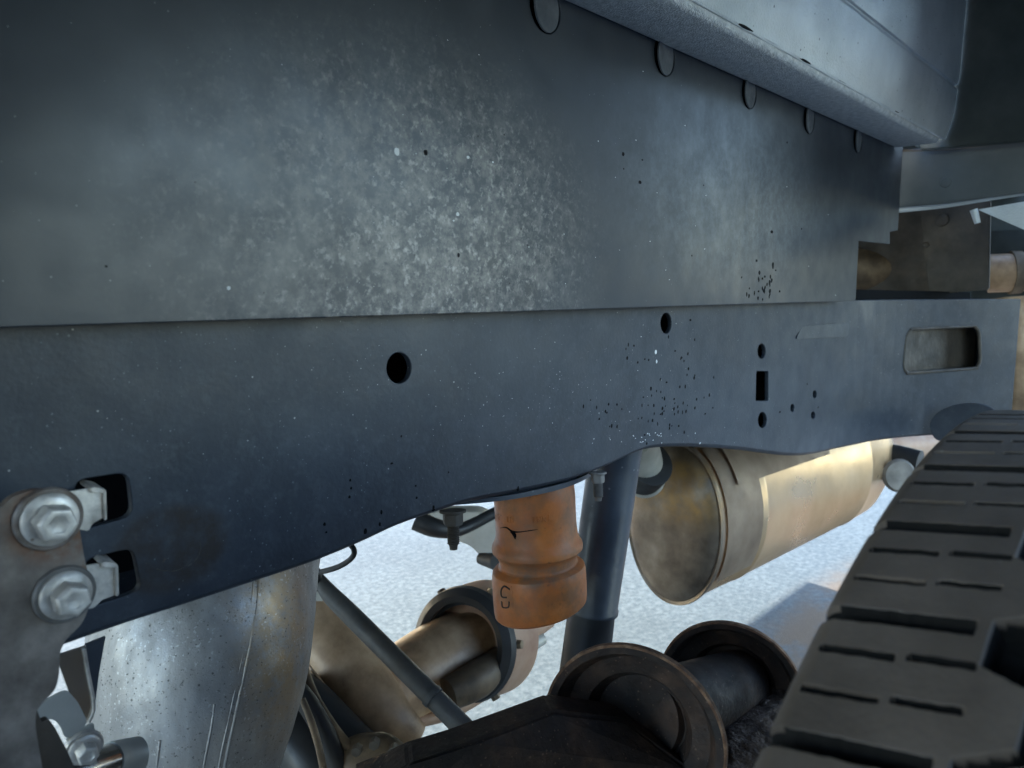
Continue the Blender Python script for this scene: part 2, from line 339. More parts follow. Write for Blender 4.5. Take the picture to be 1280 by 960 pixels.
def uneven(m, scale, dist):
    N, L = m.node_tree.nodes, m.node_tree.links; b = N['Principled BSDF']
    g = N.new('ShaderNodeNewGeometry'); n = N.new('ShaderNodeTexNoise'); n.inputs['Scale'].default_value = scale; n.inputs['Detail'].default_value = 1.5
    L.new(g.outputs['Position'], n.inputs['Vector']); bp = N.new('ShaderNodeBump'); bp.inputs['Strength'].default_value = 1.0; bp.inputs['Distance'].default_value = dist
    L.new(n.outputs[0], bp.inputs['Height'])
    old = b.inputs['Normal'].links[0].from_socket; L.new(old, bp.inputs['Normal']); L.new(bp.outputs[0], b.inputs['Normal'])
uneven(M['shield'], 7, 0.002); uneven(M['rail'], 9, 0.003)
for k_, cw, cr_ in (('shield', 0.16, 0.24), ('rail', 0.12, 0.30)):
    pb_ = M[k_].node_tree.nodes['Principled BSDF']; pb_.inputs['Coat Weight'].default_value = cw; pb_.inputs['Coat Roughness'].default_value = cr_
# pale, salt-frosted ground
def ground_mat():
    def ex(N, L, vec, col, rg, n1, n2):
        f = noise_mask(N, L, vec, 2.2, 0.42, 0.64, 6); col = mixc(N, L, mul(N, L, f, 0.45), col, (0.05, 0.07, 0.085))
        f = noise_mask(N, L, vec, 130, 0.5, 0.62, 4); col = mixc(N, L, mul(N, L, f, 0.5), col, (0.115, 0.14, 0.158))
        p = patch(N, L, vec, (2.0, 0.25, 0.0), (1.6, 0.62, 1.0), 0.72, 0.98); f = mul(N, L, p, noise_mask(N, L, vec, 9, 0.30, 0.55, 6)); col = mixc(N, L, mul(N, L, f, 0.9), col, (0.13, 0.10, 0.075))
        return col, rg
    return mat('salt_frosted_ground', [(0.052, 0.074, 0.092), (0.090, 0.120, 0.140), (0.150, 0.185, 0.207)], rough=(0.9, 0.98), spec=0.08, scale=60, bump=0.4, bscale=260, extra=ex, bdist=0.006)
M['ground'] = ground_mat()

# ------------------------------------------------------------------ ground
bm = bmesh.new(); bmesh.ops.create_grid(bm, x_segments=4, y_segments=4, size=600)
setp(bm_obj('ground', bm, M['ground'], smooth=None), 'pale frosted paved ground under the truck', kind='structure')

# ------------------------------------------------------------------ frame rail
YR = 0.40
def rail_y(x):
    if x < 1.12: return YR
    t = (x - 1.12)
    return YR - (0.9 * t * t if t < 0.28 else 0.9 * 0.28**2 + 0.504 * (t - 0.28))
def at_rail(px, py):
    d = ray(px, py); t = YR / d.y * 0.3
    step = t * 0.002
    while True:
        p = d * t
        if p.y >= rail_y(p.x) or t > 0.01: break
        t += step
    return Vector((0, 0, CAMZ)) + d * t
RTOP = 0.834
bot = [(-60, 862), (75, 813), (160, 783), (240, 757), (330, 727), (400, 703), (455, 680), (500, 659), (545, 643), (590, 629), (650, 617), (710, 603), (752, 588), (780, 575), (805, 564), (830, 560), (870, 559.5), (925, 563), (985, 570), (1020, 568), (1060, 559), (1100, 551), (1160, 545), (1215, 541), (1262, 538)]
bpts = [at_rail(*p) for p in bot]
bxz = catmull([(p.x, p.z) for p in bpts], 5)
Rb = 0.007
def curve_plate(outer, holes, th):
    cu = bpy.data.curves.new('tmp', 'CURVE'); cu.dimensions = '2D'; cu.fill_mode = 'BOTH'
    cu.extrude = th / 2; cu.bevel_depth = 0.0006; cu.bevel_resolution = 1; cu.offset = -0.0006
    for poly in [outer] + holes:
        s = cu.splines.new('POLY'); s.points.add(len(poly) - 1)
        for i, p in enumerate(poly): s.points[i].co = (p[0], p[1], 0, 1)
        s.use_cyclic_u = True
    ob = bpy.data.objects.new('tmp', cu); COL.objects.link(ob)
    dg = bpy.context.evaluated_depsgraph_get()
    me = bpy.data.meshes.new_from_object(ob.evaluated_get(dg)); bpy.data.objects.remove(ob); bpy.data.curves.remove(cu)
    bm = bmesh.new(); bm.from_mesh(me); bpy.data.meshes.remove(me)
    bmesh.ops.remove_doubles(bm, verts=bm.verts, dist=1e-6)
    bmesh.ops.transform(bm, matrix=Matrix(((1, 0, 0, 0), (0, 0, 1, 0), (0, 1, 0, 0), (0, 0, 0, 1))), verts=bm.verts)
    return bm
def ell(px, py, w_, h_, n=24, fn=at_rail):
    return [(p.x, p.z) for p in [fn(px + w_/2 * math.cos(2*math.pi*k/n), py + h_/2 * math.sin(2*math.pi*k/n)) for k in range(n)]]
def quad(pts, r=0.004, fn=at_rail, n=4):
    P = [fn(*p) for p in pts]
    return [(q.x, q.y) for q in rnd_poly([(p.x, p.z, 0) for p in P], r, n)]
holes = [ell(498, 460, 31, 39), ell(832, 404, 14, 26), ell(951.5, 439, 10, 19), ell(952.5, 525, 11, 20),
         quad([(945, 464), (960, 464), (960, 501), (944, 501)], 0.003),
         quad([(92, 600), (160, 590), (166, 645), (98, 664)], 0.006),
         quad([(104, 700), (166, 684), (177, 738), (108, 760)], 0.006),
         quad([(1133, 412), (1224, 407), (1226, 460), (1128, 467)], 0.02),
         ell(990, 510, 5, 10), ell(1018, 493, 5, 10), ell(1016, 519, 5, 9)]
outer = [(x, z + Rb * 0.6) for x, z in bxz] + [(bxz[-1][0], RTOP), (bxz[0][0], RTOP)]
bm = curve_plate(outer, holes, 0.004)
for k in range(60):
    xx = bxz[0][0] + (bxz[-1][0] - bxz[0][0]) * (k + 0.5) / 60
    if xx > 1.05 or k % 6 == 0:
        bmesh.ops.bisect_plane(bm, geom=bm.verts[:] + bm.edges[:] + bm.faces[:], plane_co=(xx, 0, 0), plane_no=(1, 0, 0))
for v in bm.verts: v.co.y += rail_y(v.co.x) + 0.002
fr = thing('frame_rail', (0.6, 0.43, 0.75), 'long dark blue-grey frame rail with punched holes running behind the tyre', 'frame rail')
bm_obj('web', bm, M['rail'], fr, None)
def sweep_under(path, prof):
    bm = bmesh.new(); rings = []
    for x, z in path: rings.append([bm.verts.new((x, rail_y(x) + py, z + pz)) for py, pz in prof])
    for a, b in zip(rings, rings[1:]):
        for k in range(len(prof) - 1): bm.faces.new((a[k], a[k+1], b[k+1], b[k]))
    return bm
prof = [(0.0015, Rb*0.62)] + [(Rb - Rb * math.cos(a), Rb - Rb * math.sin(a)) for a in [R(10 + 10*k) for k in range(9)]] + [(0.075, 0.0), (0.08, 0.004), (0.0775, 0.008), (0.0775, 0.1)]
bm_obj('lower_flange', sweep_under(bxz, prof), M['rail'], fr, R(50))
bm_obj('upper_flange', sweep_under([(x, RTOP) for x in [0.0 + 0.03*k for k in range(60)] if x < bxz[-1][0]], [(0.0, -0.004), (0.0015, 0.0), (0.075, 0.0), (0.08, -0.004), (0.075, -0.004), (0.004, -0.004)]), M['rail'], fr, R(50))
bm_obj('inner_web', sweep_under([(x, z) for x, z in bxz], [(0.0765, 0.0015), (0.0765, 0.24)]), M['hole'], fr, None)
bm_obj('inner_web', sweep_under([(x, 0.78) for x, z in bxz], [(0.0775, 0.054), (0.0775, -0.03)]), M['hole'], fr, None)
bm_obj('end_cap', sweep_under([(bxz[-1][0] - 0.002, bxz[-1][1]), (bxz[-1][0] + 0.001, bxz[-1][1])], [(0.004, 0.002), (0.076, 0.002), (0.076, RTOP - bxz[-1][1] - 0.003), (0.004, RTOP - bxz[-1][1] - 0.003), (0.004, 0.002)]), M['rail'], fr, None)
bx = bxz[-1][0] - 0.0005
bm_obj('end_plate', plate_bm([Vector((bx, rail_y(bx) + q, z)) for q, z in ((0.004, bxz[-1][1] + 0.002), (0.076, bxz[-1][1] + 0.002), (0.076, RTOP - 0.004), (0.004, RTOP - 0.004))], 0.002, Vector((1, 0, 0))), M['hole'], fr, None)
# raised rim round the large opening at the rear end
P = [at_rail(*p) for p in [(1133, 412), (1224, 407), (1226, 460), (1128, 467)]]
loop = rnd_poly(P, 0.02, 5); loop.append(loop[0])
bm_obj('opening_lip', tube_bm([(p.x, p.y + 0.0005, p.z, 0.0028) for p in loop], seg=10, n=2), M['rust_brown'], fr, R(60))['label'] = 'rounded rusty lip of the large opening'
oc = at_rail(1177, 437)
bm_obj('opening_backing', plate_bm([oc + Vector((-0.16, 0.060, -0.05)), oc + Vector((0.14, -0.020, -0.05)), oc + Vector((0.14, -0.020, 0.05)), oc + Vector((-0.16, 0.060, 0.05))], 0.002, Vector((0.3, 1, 0))), M['rust_brown'], fr, None)
# pressed step
P = [at_rail(*p) for p in [(1002, 408), (1062, 403), (1058, 421), (992, 424)]]
bm_obj('pressed_pad', plate_bm([p + Vector((0, -0.0008 - (0.0014 if i > 9 else 0.0), 0)) for i, p in enumerate(rnd_poly(P, 0.01))], 0.006, Vector((0, 1, 0)), 0.0003), M['rail'], fr, R(40))
# grime drops and flecks
def drops(name, matn, spots, parent, fn, lab=None, off=0.0004):
    bm = bmesh.new()
    for (px, py, wpx, hpx) in spots:
        c = fn(px, py); D = (c - Vector((0, 0, CAMZ))).dot(FWD)
        rx = wpx * 0.62 * D / FPX / max(0.25, (0.672 - (px-640)/FPX*0.741)); rz = hpx * 0.6 * D / FPX
        ring = [bm.verts.new((c.x + rx * math.cos(a) * random.uniform(0.8, 1.1), c.y - off, c.z + rz * math.sin(a) * random.uniform(0.8, 1.1))) for a in [k * math.pi / 4 for k in range(8)]]
        m = bm.verts.new((c.x, c.y - off - 0.0006, c.z))
        for k in range(8): bm.faces.new((ring[k], ring[(k+1) % 8], m))
    o = bm_obj(name, bm, M[matn], parent, R(80)); o['kind'] = 'stuff'
    if lab: o['label'] = lab
    return o
sp = []
for (cx, cy, sx, sy, n) in [(835, 500, 38, 45, 46), (745, 540, 30, 45, 16), (870, 470, 20, 60, 14), (800, 440, 30, 18, 6), (1000, 505, 22, 16, 3), (760, 500, 60, 50, 10)]:
    for _ in range(n): sp.append((random.gauss(cx, sx*0.6), random.gauss(cy, sy*0.6), random.uniform(2.0, 4.0), random.uniform(3, 9)))
sp = [s for s in sp if 395 < s[1] < 560 and s[0] < 1040 and (s[1] < 545 or s[0] > 760)]
sp += [(437, 600, 4, 7), (438, 610, 5, 6), (436, 621, 5, 7), (405, 655, 6, 8), (407, 665, 5, 5), (456, 664, 8, 13), (476, 640, 5, 11), (474, 655, 5, 9), (519, 607, 4, 5), (520, 622, 4, 6), (489, 579, 6, 5), (541, 634, 5, 10), (647, 610, 4, 9), (501, 545, 4, 6), (560, 590, 3, 4)]
drops('tar_drops', 'tar', sp, fr, at_rail, 'scattered black drops of tar on the rail')
sp = [(638, 578, 6, 10), (643, 585, 4, 8), (612, 583, 4, 5), (608, 590, 5, 6), (574, 594, 5, 6), (580, 611, 5, 5), (630, 575, 5, 4)]
for _ in range(60): sp.append((random.uniform(400, 860), random.uniform(420, 600), random.uniform(0.8, 1.8), random.uniform(0.8, 2.2)))
for _ in range(26): sp.append((random.gauss(815, 30), random.gauss(548, 8), random.uniform(1.5, 3), random.uniform(1.5, 3)))
sp = [s for s in sp if s[1] < 556]
sp += [(819, 440, 4, 10), (820, 452, 3, 8)]
drops('salt_flecks', 'chip', sp, fr, at_rail, 'small white flecks of salt on the rail')

bm = bmesh.new()
for (cx, cy, rr, a0, a1) in [(210, 690, 30, 20, 120), (216, 684, 34, -20, 60), (206, 694, 24, 60, 150)]:
    pts = [tuple(at_rail(cx + rr * math.cos(R(a0 + (a1 - a0) * k / 10)), cy + rr * 0.8 * math.sin(R(a0 + (a1 - a0) * k / 10))) + Vector((0, -0.0004, 0))) + (0.00028 + 0.0002 * random.random(),) for k in range(11)]
    tube_bm(pts, seg=5, n=3, bm=bm)
o = bm_obj('scuff_marks', bm, M['rust_brown'], fr); o['kind'] = 'stuff'; o['label'] = 'faint curved scuffs in the brown stain on the rail'
# ------------------------------------------------------------------ splash shield above the rail
YS = 0.376
fs = lambda px, py: at(px, py, Y=YS)
sh = thing('splash_shield', (0.6, YS, 0.95), 'large dusty blue-grey metal shield panel above the frame rail, sandy patch in its middle', 'shield')
ol = [(p.x, p.z) for p in [fs(-150, 415), fs(0, 409.5), fs(300, 400), fs(640, 389.5), fs(900, 381), fs(1068, 376), fs(1072, 301), fs(1111, 305), fs(1111, 290), fs(1121, 288)]]
ol += [(fs(1121, 288).x, 1.10), (fs(-150, 415).x, 1.10)]
PLUGS = [(680, 11), (829, 70), (935, 115), (1010, 149), (1071, 175)]
PR = 0.0168
bm = curve_plate(ol, [[(fs(*q).x + PR * 1.025 * math.cos(a * math.pi / 16), fs(*q).z + PR * 1.025 * math.sin(a * math.pi / 16)) for a in range(32)] for q in PLUGS], 0.002)
for k in range(40):
    xx = 0.02 + 1.3 * k / 40
    bmesh.ops.bisect_plane(bm, geom=bm.verts[:] + bm.edges[:] + bm.faces[:], plane_co=(xx, 0, 0), plane_no=(1, 0, 0))
for k in range(14):
    bmesh.ops.bisect_plane(bm, geom=bm.verts[:] + bm.edges[:] + bm.faces[:], plane_co=(0, 0, 0.84 + 0.018 * k), plane_no=(0, 0, 1))
for v in bm.verts:
    v.co.y += YS
bm_obj('panel', bm, M['shield'], sh, None)
for px, py in PLUGS:
    c = fs(px, py) + Vector((0, -0.0030, 0)); nrm = Vector((0.15, -1, -0.02)).normalized()
    bm_obj('plug', lathe_bm(c + nrm * -0.002, c + nrm, [(0, PR*0.9), (0.0012, PR*1.0), (0.0022, PR*0.98), (0.0020, PR*0.85), (0.0008, PR*0.5), (0.0004, 0.0)], seg=40), M['plug'], sh, R(50))
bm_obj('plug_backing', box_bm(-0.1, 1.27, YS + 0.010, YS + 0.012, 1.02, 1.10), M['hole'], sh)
sp = [(494, 190, 9, 13), (583, 197, 5, 5), (570, 268, 5, 7), (565, 276, 3, 3), (614, 203, 3, 3), (284, 360, 6, 7)]
for _ in range(45): sp.append((random.uniform(350, 1060), random.uniform(20, 370), random.uniform(0.8, 1.7), random.uniform(0.8, 2.0)))
drops('salt_flecks', 'chip', [s for s in sp if s[1] > (s[0]-640)*0.46 + 10], sh, fs, 'small white flecks of salt on the shield', 0.0014)
sp = [(530, 191, 7, 10), (777, 193, 4, 7), (798, 228, 5, 6), (571, 319, 4, 8), (131, 333, 5, 4), (397, 393, 3, 5), (242, 228, 3, 3), (801, 200, 3, 3), (963, 290, 4, 5)]
for _ in range(34): sp.append((random.gauss(952, 17), random.gauss(352, 15), random.uniform(1.8, 3.4), random.uniform(3, 9)))
for _ in range(16): sp.append((random.uniform(300, 1050), random.uniform(150, 370), 2, 3))
drops('tar_drops', 'tar', [s for s in sp if s[1] < 376 and s[1] > (s[0]-640)*0.46 + 10], sh, fs, 'scattered black drops of tar on the shield', 0.0014)

# ------------------------------------------------------------------ inner bed side above: hem, seam and wall
bs = thing('bed_inner_panel', (0.7, 0.3, 1.07), 'silver coated bed panel with a grainy hem along its lower edge, sloping over the shield', 'truck bed')
def sweep_x(x0, x1, prof, n=24, bm=None, wob=0.0, end=None):
    bm = bm or bmesh.new(); rings = []
    for i in range(n + 1):
        x = x0 + (x1 - x0) * i / n
        rings.append([bm.verts.new((x, y + wob * noise.noise(Vector((x*9, y*30, z*30))), z + wob * noise.noise(Vector((x*9+7, y*30, z*30))))) for y, z in prof])
    for a, b in zip(rings, rings[1:]):
        for k in range(len(prof) - 1): bm.faces.new((a[k], a[k+1], b[k+1], b[k]))
    return bm
ZH = 1.062
hem = [(0.3745, 1.085), (0.3742, ZH + 0.004), (0.3735, ZH + 0.0008), (0.371, ZH), (0.320, ZH), (0.3165, ZH + 0.0012), (0.3145, ZH + 0.004), (0.3145, ZH + 0.007), (0.3160, ZH + 0.0085)]
wall = [(0.318, ZH + 0.0095), (0.3135, ZH + 0.0085), (0.3125, ZH + 0.010), (0.311, ZH + 0.016), (0.307, ZH + 0.030), (0.3040, ZH + 0.050), (0.3025, ZH + 0.070), (0.3022, ZH + 0.078), (0.3055, ZH + 0.0815), (0.3055, ZH + 0.0845), (0.301, ZH + 0.090), (0.299, ZH + 0.14), (0.296, ZH + 0.30), (0.29, ZH + 0.5)]
XE = 1.30
bm_obj('hem', sweep_x(-0.9, XE - 0.03, hem, 60, wob=0.0003), M['hem'], bs, R(60))
bm_obj('wheelhouse_wall', sweep_x(-0.9, XE, catmull(wall, 3), 40, wob=0.0004), M['silver'], bs, R(60))
# bead of sealer along the seam
bm_obj('sealer_bead', tube_bm([(0.30 + 0.03 * k, 0.3145 + 0.0012 * noise.noise(Vector((k * 0.9, 0, 0))), ZH + 0.0085, 0.0013 + 0.0008 * noise.noise(Vector((k*1.3, 5, 0)))) for k in range(32)], seg=8, n=3), M['silver'], bs, R(60))

bm_obj('seam_gap', tube_bm([(0.30 + 0.012 * k, 0.3140 - 0.0003, ZH + 0.0092, 0.0007 + 0.0013 * max(0.0, noise.noise(Vector((k * 0.37, 9, 0)))) ) for k in range(74)], seg=8, n=2), M['hole'], bs, R(60))
# rear closing wall, floor, sills and outer skin of the truck bed
tb = thing('truck_bed', (1.0, 1.0, 1.1), 'dark shaded underside of the truck bed beyond the silver panel', 'truck bed')
bm_obj('floor', box_bm(-1.2, 2.36, 0.385, 1.95, 1.085, 1.10), M['floor_dark'], tb)
bm_obj('outer_side', box_bm(-1.2, 2.36, 1.95, 1.97, 0.52, 1.55), M['body_paint'], tb)
bm_obj('inner_side', box_bm(-1.2, 1.75, -0.27, 0.38, 1.50, 1.52), M['floor_dark'], tb)
arc = [(-1.2, 1.6), (-1.2, 0.56), (0.10, 0.56), (0.11, 0.70)] + [(0.70 - 0.58 * math.cos(R(a)), 0.55 + 0.60 * math.sin(R(a))) for a in range(24, 160, 8)] + [(1.28, 0.70), (1.30, 0.56), (1.75, 0.56), (1.75, 1.6)]
bm_obj('unseen_near_side', plate_bm([Vector((x, -0.28, z)) for x, z in arc], 0.015, Vector((0, 1, 0))), M['liner'], tb, None)  # unseen bed side, kept black; arch moved off the wheel to shape shield glare
bm_obj('tail_panel', box_bm(2.34, 2.36, -0.27, 1.95, 0.66, 1.55), M['floor_dark'], tb)
bm_obj('rear_wall', plate_bm([at(1150, -90, X=1.302), at(1150, 188, X=1.302), at(1290, 176, X=1.302), at(1400, 160, X=1.302), at(1400, -120, X=1.302)], 0.01, Vector((1, 0, 0)), 0.002), M['floor_dark'], tb)

# ------------------------------------------------------------------ cross sill with bright lower lip
cs = thing('cross_sill', (1.33, 0.1, 0.98), 'grey cross sill with a bright lower lip, just right of the shield', 'crossmember')
XC = 1.335
P = [at(1085, 196, X=XC), at(1123, 190, X=XC), at(1192, 188, X=XC), at(1300, 171, X=XC), at(1420, 155, X=XC), at(1420, 222, X=XC), at(1300, 238, X=XC), at(1180, 254, X=XC), at(1085, 262, X=XC)]
bm_obj('face', plate_bm(P, 0.012, Vector((1, 0, 0)), 0.002), M['cross'], cs)
bm_obj('lower_lip', ptube([(1085, 264, 1.26, 9), (1122, 262, 1.24, 8), (1180, 256, 1.2, 8), (1240, 246, 1.15, 9), (1300, 236, 1.1, 11), (1400, 222, 1.0, 12)], seg=12, flat=0.6), M['silver'], cs)
bm_obj('upper_lip', ptube([(1085, 196, 1.26, 6), (1122, 191, 1.24, 7), (1192, 187, 1.19, 7), (1240, 180, 1.15, 7), (1300, 169, 1.1, 8), (1400, 152, 1.0, 9)], seg=12, flat=0.6), M['rust_brown'], cs)
bm_obj('drip_tab', ptube([(1217, 262, 1.16, 9), (1220, 272, 1.16, 8), (1222, 279, 1.16, 7)], seg=12), M['silver'], cs)
bm_obj('outer_gusset', plate_bm([at(1222, 262, X=1.37), at(1290, 250, X=1.37), at(1400, 240, X=1.37), at(1400, 330, X=1.37), at(1282, 288, X=1.37)], 0.008, Vector((1, 0, 0)), 0.001), M['silver'], cs)
for p in [(1182, 228, 13), (1256, 165, 16)]:
    c = at(p[0], p[1], X=XC); r = p[2] * 0.5 * 1.2 / FPX
    bm_obj('spot_weld', lathe_bm(c, c - Vector((1, 0, 0)), [(0, r), (0.0012, r*0.85), (0.0016, 0)], seg=20), M['cross'], cs)
bm_obj('grit', ptube([(1232, 174, 1.14, 8), (1246, 168, 1.14, 12), (1262, 163, 1.13, 16), (1276, 162, 1.12, 10)], seg=9, n=4), M['rust_brown'], cs)

# brown hanger box under the sill, with the tube behind it
hb = thing('hanger_box', (1.5, 0.6, 0.9), 'dark brown stained box bracket in the gap under the cross sill', 'bracket')
XH = 1.52
bm_obj('side_plate', plate_bm([at(1150, 262, X=XH), at(1238, 250, X=XH), at(1236, 362, X=XH), at(1160, 368, X=XH)], 0.01, Vector((1, 0, 0)), 0.002), M['rust_brown'], hb)
bm_obj('back_plate', plate_bm([at(1060, 262, X=1.66), at(1165, 256, X=1.66), at(1165, 372, X=1.66), at(1060, 374, X=1.66)], 0.01, Vector((1, 0, 0)), 0.002), M['rust_brown'], hb)
bm_obj('inner_tube', ptube([(1055, 338, 1.6, 56), (1110, 337, 1.58, 56), (1160, 336, 1.56, 56)], seg=24, n=2), M['tan_dark'], hb)
for p in [(1178, 275, 16), (1158, 306, 7)]:
    c = at(p[0], p[1], X=XH); r = p[2] * 0.5 * 1.35 / FPX
    bm_obj('rivet', lathe_bm(c, c - Vector((1, 0, 0)), [(0, r), (0.004, r*0.9), (0.006, r*0.5), (0.006, 0)], seg=18), M['rust_brown'], hb)
bm_obj('sunlit_flange', plate_bm([at(1068, 370, X=1.5), at(1160, 367, X=1.5), at(1163, 371, X=1.5), at(1068, 375, X=1.5)], 0.02, Vector((1, 0, 0))), M['pale'], hb)  # top flange of the rail, its sunlight painted as pale metal
rt = thing('rear_tube', (1.8, 0.3, 0.9), 'sunlit tan tube end glimpsed behind the brown hanger box', 'tube')
bm_obj('tube_wall', ptube([(1236, 342, 1.62, 48), (1262, 341, 1.60, 48), (1330, 338, 1.56, 46)], seg=28, n=3), M['tan'], rt)
bm_obj('collar', ptube([(1262, 341, 1.60, 54), (1275, 340.5, 1.595, 54)], seg=28, n=2), M['tan_dark'], rt)
bm_obj('mount_plate', plate_bm([at(1215, 290, X=1.9), at(1400, 280, X=1.9), at(1400, 372, X=1.9), at(1215, 374, X=1.9)], 0.01, Vector((1, 0, 0))), M['floor_dark'], rt)

sg = thing('rear_hanger', (1.6, 0.25, 0.75), 'bright tan upright strap at the far end of the rail, above the tyre', 'bracket')
bm_obj('strap', ptube([(1262, 372, 1.36, 46), (1264, 430, 1.36, 46), (1266, 470, 1.37, 52), (1272, 520, 1.38, 60)], seg=20, flat=0.5), M['tan'], sg)
bm_obj('shackle_plate', plate_bm(rnd_poly([at(p[0], p[1], X=1.37) for p in [(1168, 552), (1160, 530), (1172, 514), (1195, 505), (1222, 504), (1245, 512), (1250, 552)]], 0.02, 5), 0.01, Vector((1, 0, 0)), 0.002), M['rail'], sg)

# ------------------------------------------------------------------ bump stop
fbs = thing('bump_stop', at(668, 615, D=0.66), 'orange ribbed rubber bump stop hanging under the frame rail', 'bump stop')
p0, p1 = at(667, 604, D=0.695), at(676, 762, D=0.708)
L_ = (p1 - p0).length; u = 0.69 / FPX
def bsp(y, w_): return ((y - 606) / 156.0 * L_, w_ * 0.5 * u * (1 + 0.015 * (y-612)/150))
pr = [bsp(600, 98), bsp(606, 101), bsp(622, 103), bsp(640, 102), bsp(655, 102), bsp(668, 104), bsp(674, 108), bsp(678, 113), bsp(682, 115), bsp(686, 114), bsp(689, 108), bsp(692, 102), bsp(697, 98), bsp(702, 98), bsp(704, 101), bsp(706, 110), bsp(709, 116), bsp(714, 118), bsp(724, 118.5), bsp(740, 118), bsp(752, 117), bsp(758, 115), bsp(761, 109), bsp(762, 60)]
bm = lathe_bm(p0, p1, pr, seg=96, side=Vector((1, 0, 0)))
axb = (p1 - p0).normalized()
for v in bm.verts:
    t = (v.co - p0).dot(axb) / L_
    if t > 0.5: v.co.z += (t - 0.5) * 2 * 0.16 * ((v.co - p0) - axb * (v.co - p0).dot(axb)).dot(RGT)
bm_obj('rubber_body', bm, M['orange'], fbs, R(24))
# raised characters moulded into the rubber
ax = (p1 - p0).normalized()
def on_bump(px, py, off=0.0):
    d = ray(px, py).normalized(); o = Vector((0, 0, CAMZ))
    best = None
    for k in range(1200):
        p = o + d * (0.55 + 0.0003 * k); t = (p - p0).dot(ax); rad = ((p - p0) - ax * t).length
        rr = 0
        for (t0, r0), (t1, r1) in zip(pr, pr[1:]):
            if t0 <= t <= t1 and t1 > t0: rr = r0 + (r1 - r0) * (t - t0) / (t1 - t0); break
        if rad <= rr + off: return p
    return o + d * 0.6
def stroke(pts, wpx, name, matn, parent):
    ps = [on_bump(*p) for p in pts]
    return bm_obj(name, tube_bm([tuple(p) + (wpx * 0.5 * u,) for p in ps], seg=8, n=4), M[matn], parent, R(60))
bm = bmesh.new()
for pts in [[(638, 737), (631, 733), (627, 738), (628, 746), (634, 747)], [(628, 752), (629, 759), (636, 759), (637, 752)]]:
    tube_bm([tuple(on_bump(*p) + Vector((0.0, 0.0004, 0))) + (1.15 * u,) for p in pts], seg=8, n=5, bm=bm)
bm_obj('moulded_numeral', bm, M['rust_dark'], fbs)['label'] = 'dark moulded figure 9 near the lower rim'
bm_obj('moulded_bar', tube_bm([tuple(on_bump(*p)) + (0.7 * u,) for p in [(639, 733), (641, 748), (641, 761)]], seg=8, n=5), M['orange'], fbs)
for i, ch in enumerate(['1', '8', '0', '1', 'V', 'N', 'K', 'L']):
    x = [620, 624, 636, 641, 667, 674, 681, 688][i]; y = [647, 647, 649, 649, 650, 649, 648, 647][i]
    segs = {'1': [[(0, -4), (0, 4)]], '0': [[(-2, -3), (-2, 3), (1.5, 4), (2, -3), (-2, -3)]], '8': [[(-1.5, -4), (1.5, -3), (-1.5, 0), (1.5, 3), (-1.5, 4)]], 'V': [[(-2, -4), (0, 4), (2, -4)]], 'N': [[(-2, 4), (-2, -4), (2, 4), (2, -4)]], 'K': [[(-2, -4), (-2, 4)], [(2, -4), (-2, 0), (2, 4)]], 'L': [[(-2, -4), (-2, 4), (2, 4)]]}[ch]
    bm = bmesh.new()
    for s in segs: tube_bm([tuple(on_bump(x + a, y + b)) + (0.9 * u,) for a, b in s], seg=6, bm=bm, smooth=False)
    bm_obj('moulded_character', bm, M['orange'], fbs)
bm = bmesh.new()
tube_bm([tuple(on_bump(*p)) + (a * u,) for p, a in [((625, 660), .3), ((633, 659.5), 1.0), ((640, 664), 1.3), ((648, 665), .8), ((664, 663), 0.6), ((682, 660), .2)]], seg=8, n=5, bm=bm)
tube_bm([tuple(on_bump(*p)) + (a * u,) for p, a in [((638, 665), .5), ((643, 668), 2.6), ((644, 674), .6)]], seg=8, n=5, bm=bm)
bm_obj('crack', bm, M['tar'], fbs)['label'] = 'dark crack round the upper part of the rubber'
# seat plate and its two studs
mp_ = [at(575, 640, Z=0.683), at(640, 627, Z=0.683), at(720, 606, Z=0.686), at(752, 590, Z=0.688), at(766, 586, Z=0.688), at(758, 575, Z=0.69), at(600, 615, Z=0.685)]
sl_ = thing('bump_stop_plate', at(668, 610, D=0.66), 'thin steel seat plate between the frame rail and the orange bump stop', 'plate')
def railbot(x):
    for (x0, z0), (x1, z1) in zip(bxz, bxz[1:]):
        if x0 <= x <= x1: return z0 + (z1 - z0) * (x - x0) / (x1 - x0)
    return bxz[-1][1]
bm = bmesh.new(); rings = []
for i in range(25):
    x = 0.375 + (0.60 - 0.375) * i / 24; z = railbot(x) - 0.0035
    t = i / 24; yo = 0.402 + 0.03 * (abs(t - 0.5) * 2) ** 4
    drop = 0.002 * math.sin(t * 9)
    rings.append([bm.verts.new((x, y, z + q)) for y, q in ((yo, 0.003), (yo, -0.001 + drop*0.3), (0.52, -0.001), (0.52, 0.003))])
for a, b in zip(rings, rings[1:]):
    for k in range(4): bm.faces.new((a[k], a[(k+1) % 4], b[(k+1) % 4], b[k]))
bm.faces.new(rings[0]); bm.faces.new(rings[-1][::-1])
bm_obj('seat_flange', bm, M['shock'], sl_, R(40))
c = at(668, 606, D=0.66)
bm_obj('seat_cup', lathe_bm(p0 - ax * 0.010, p1, [(0, 0.030), (0.004, 0.0365), (0.009, 0.0365), (0.0115, 0.034), (0.0115, 0.02)], seg=64), M['shock'], sl_, R(40))
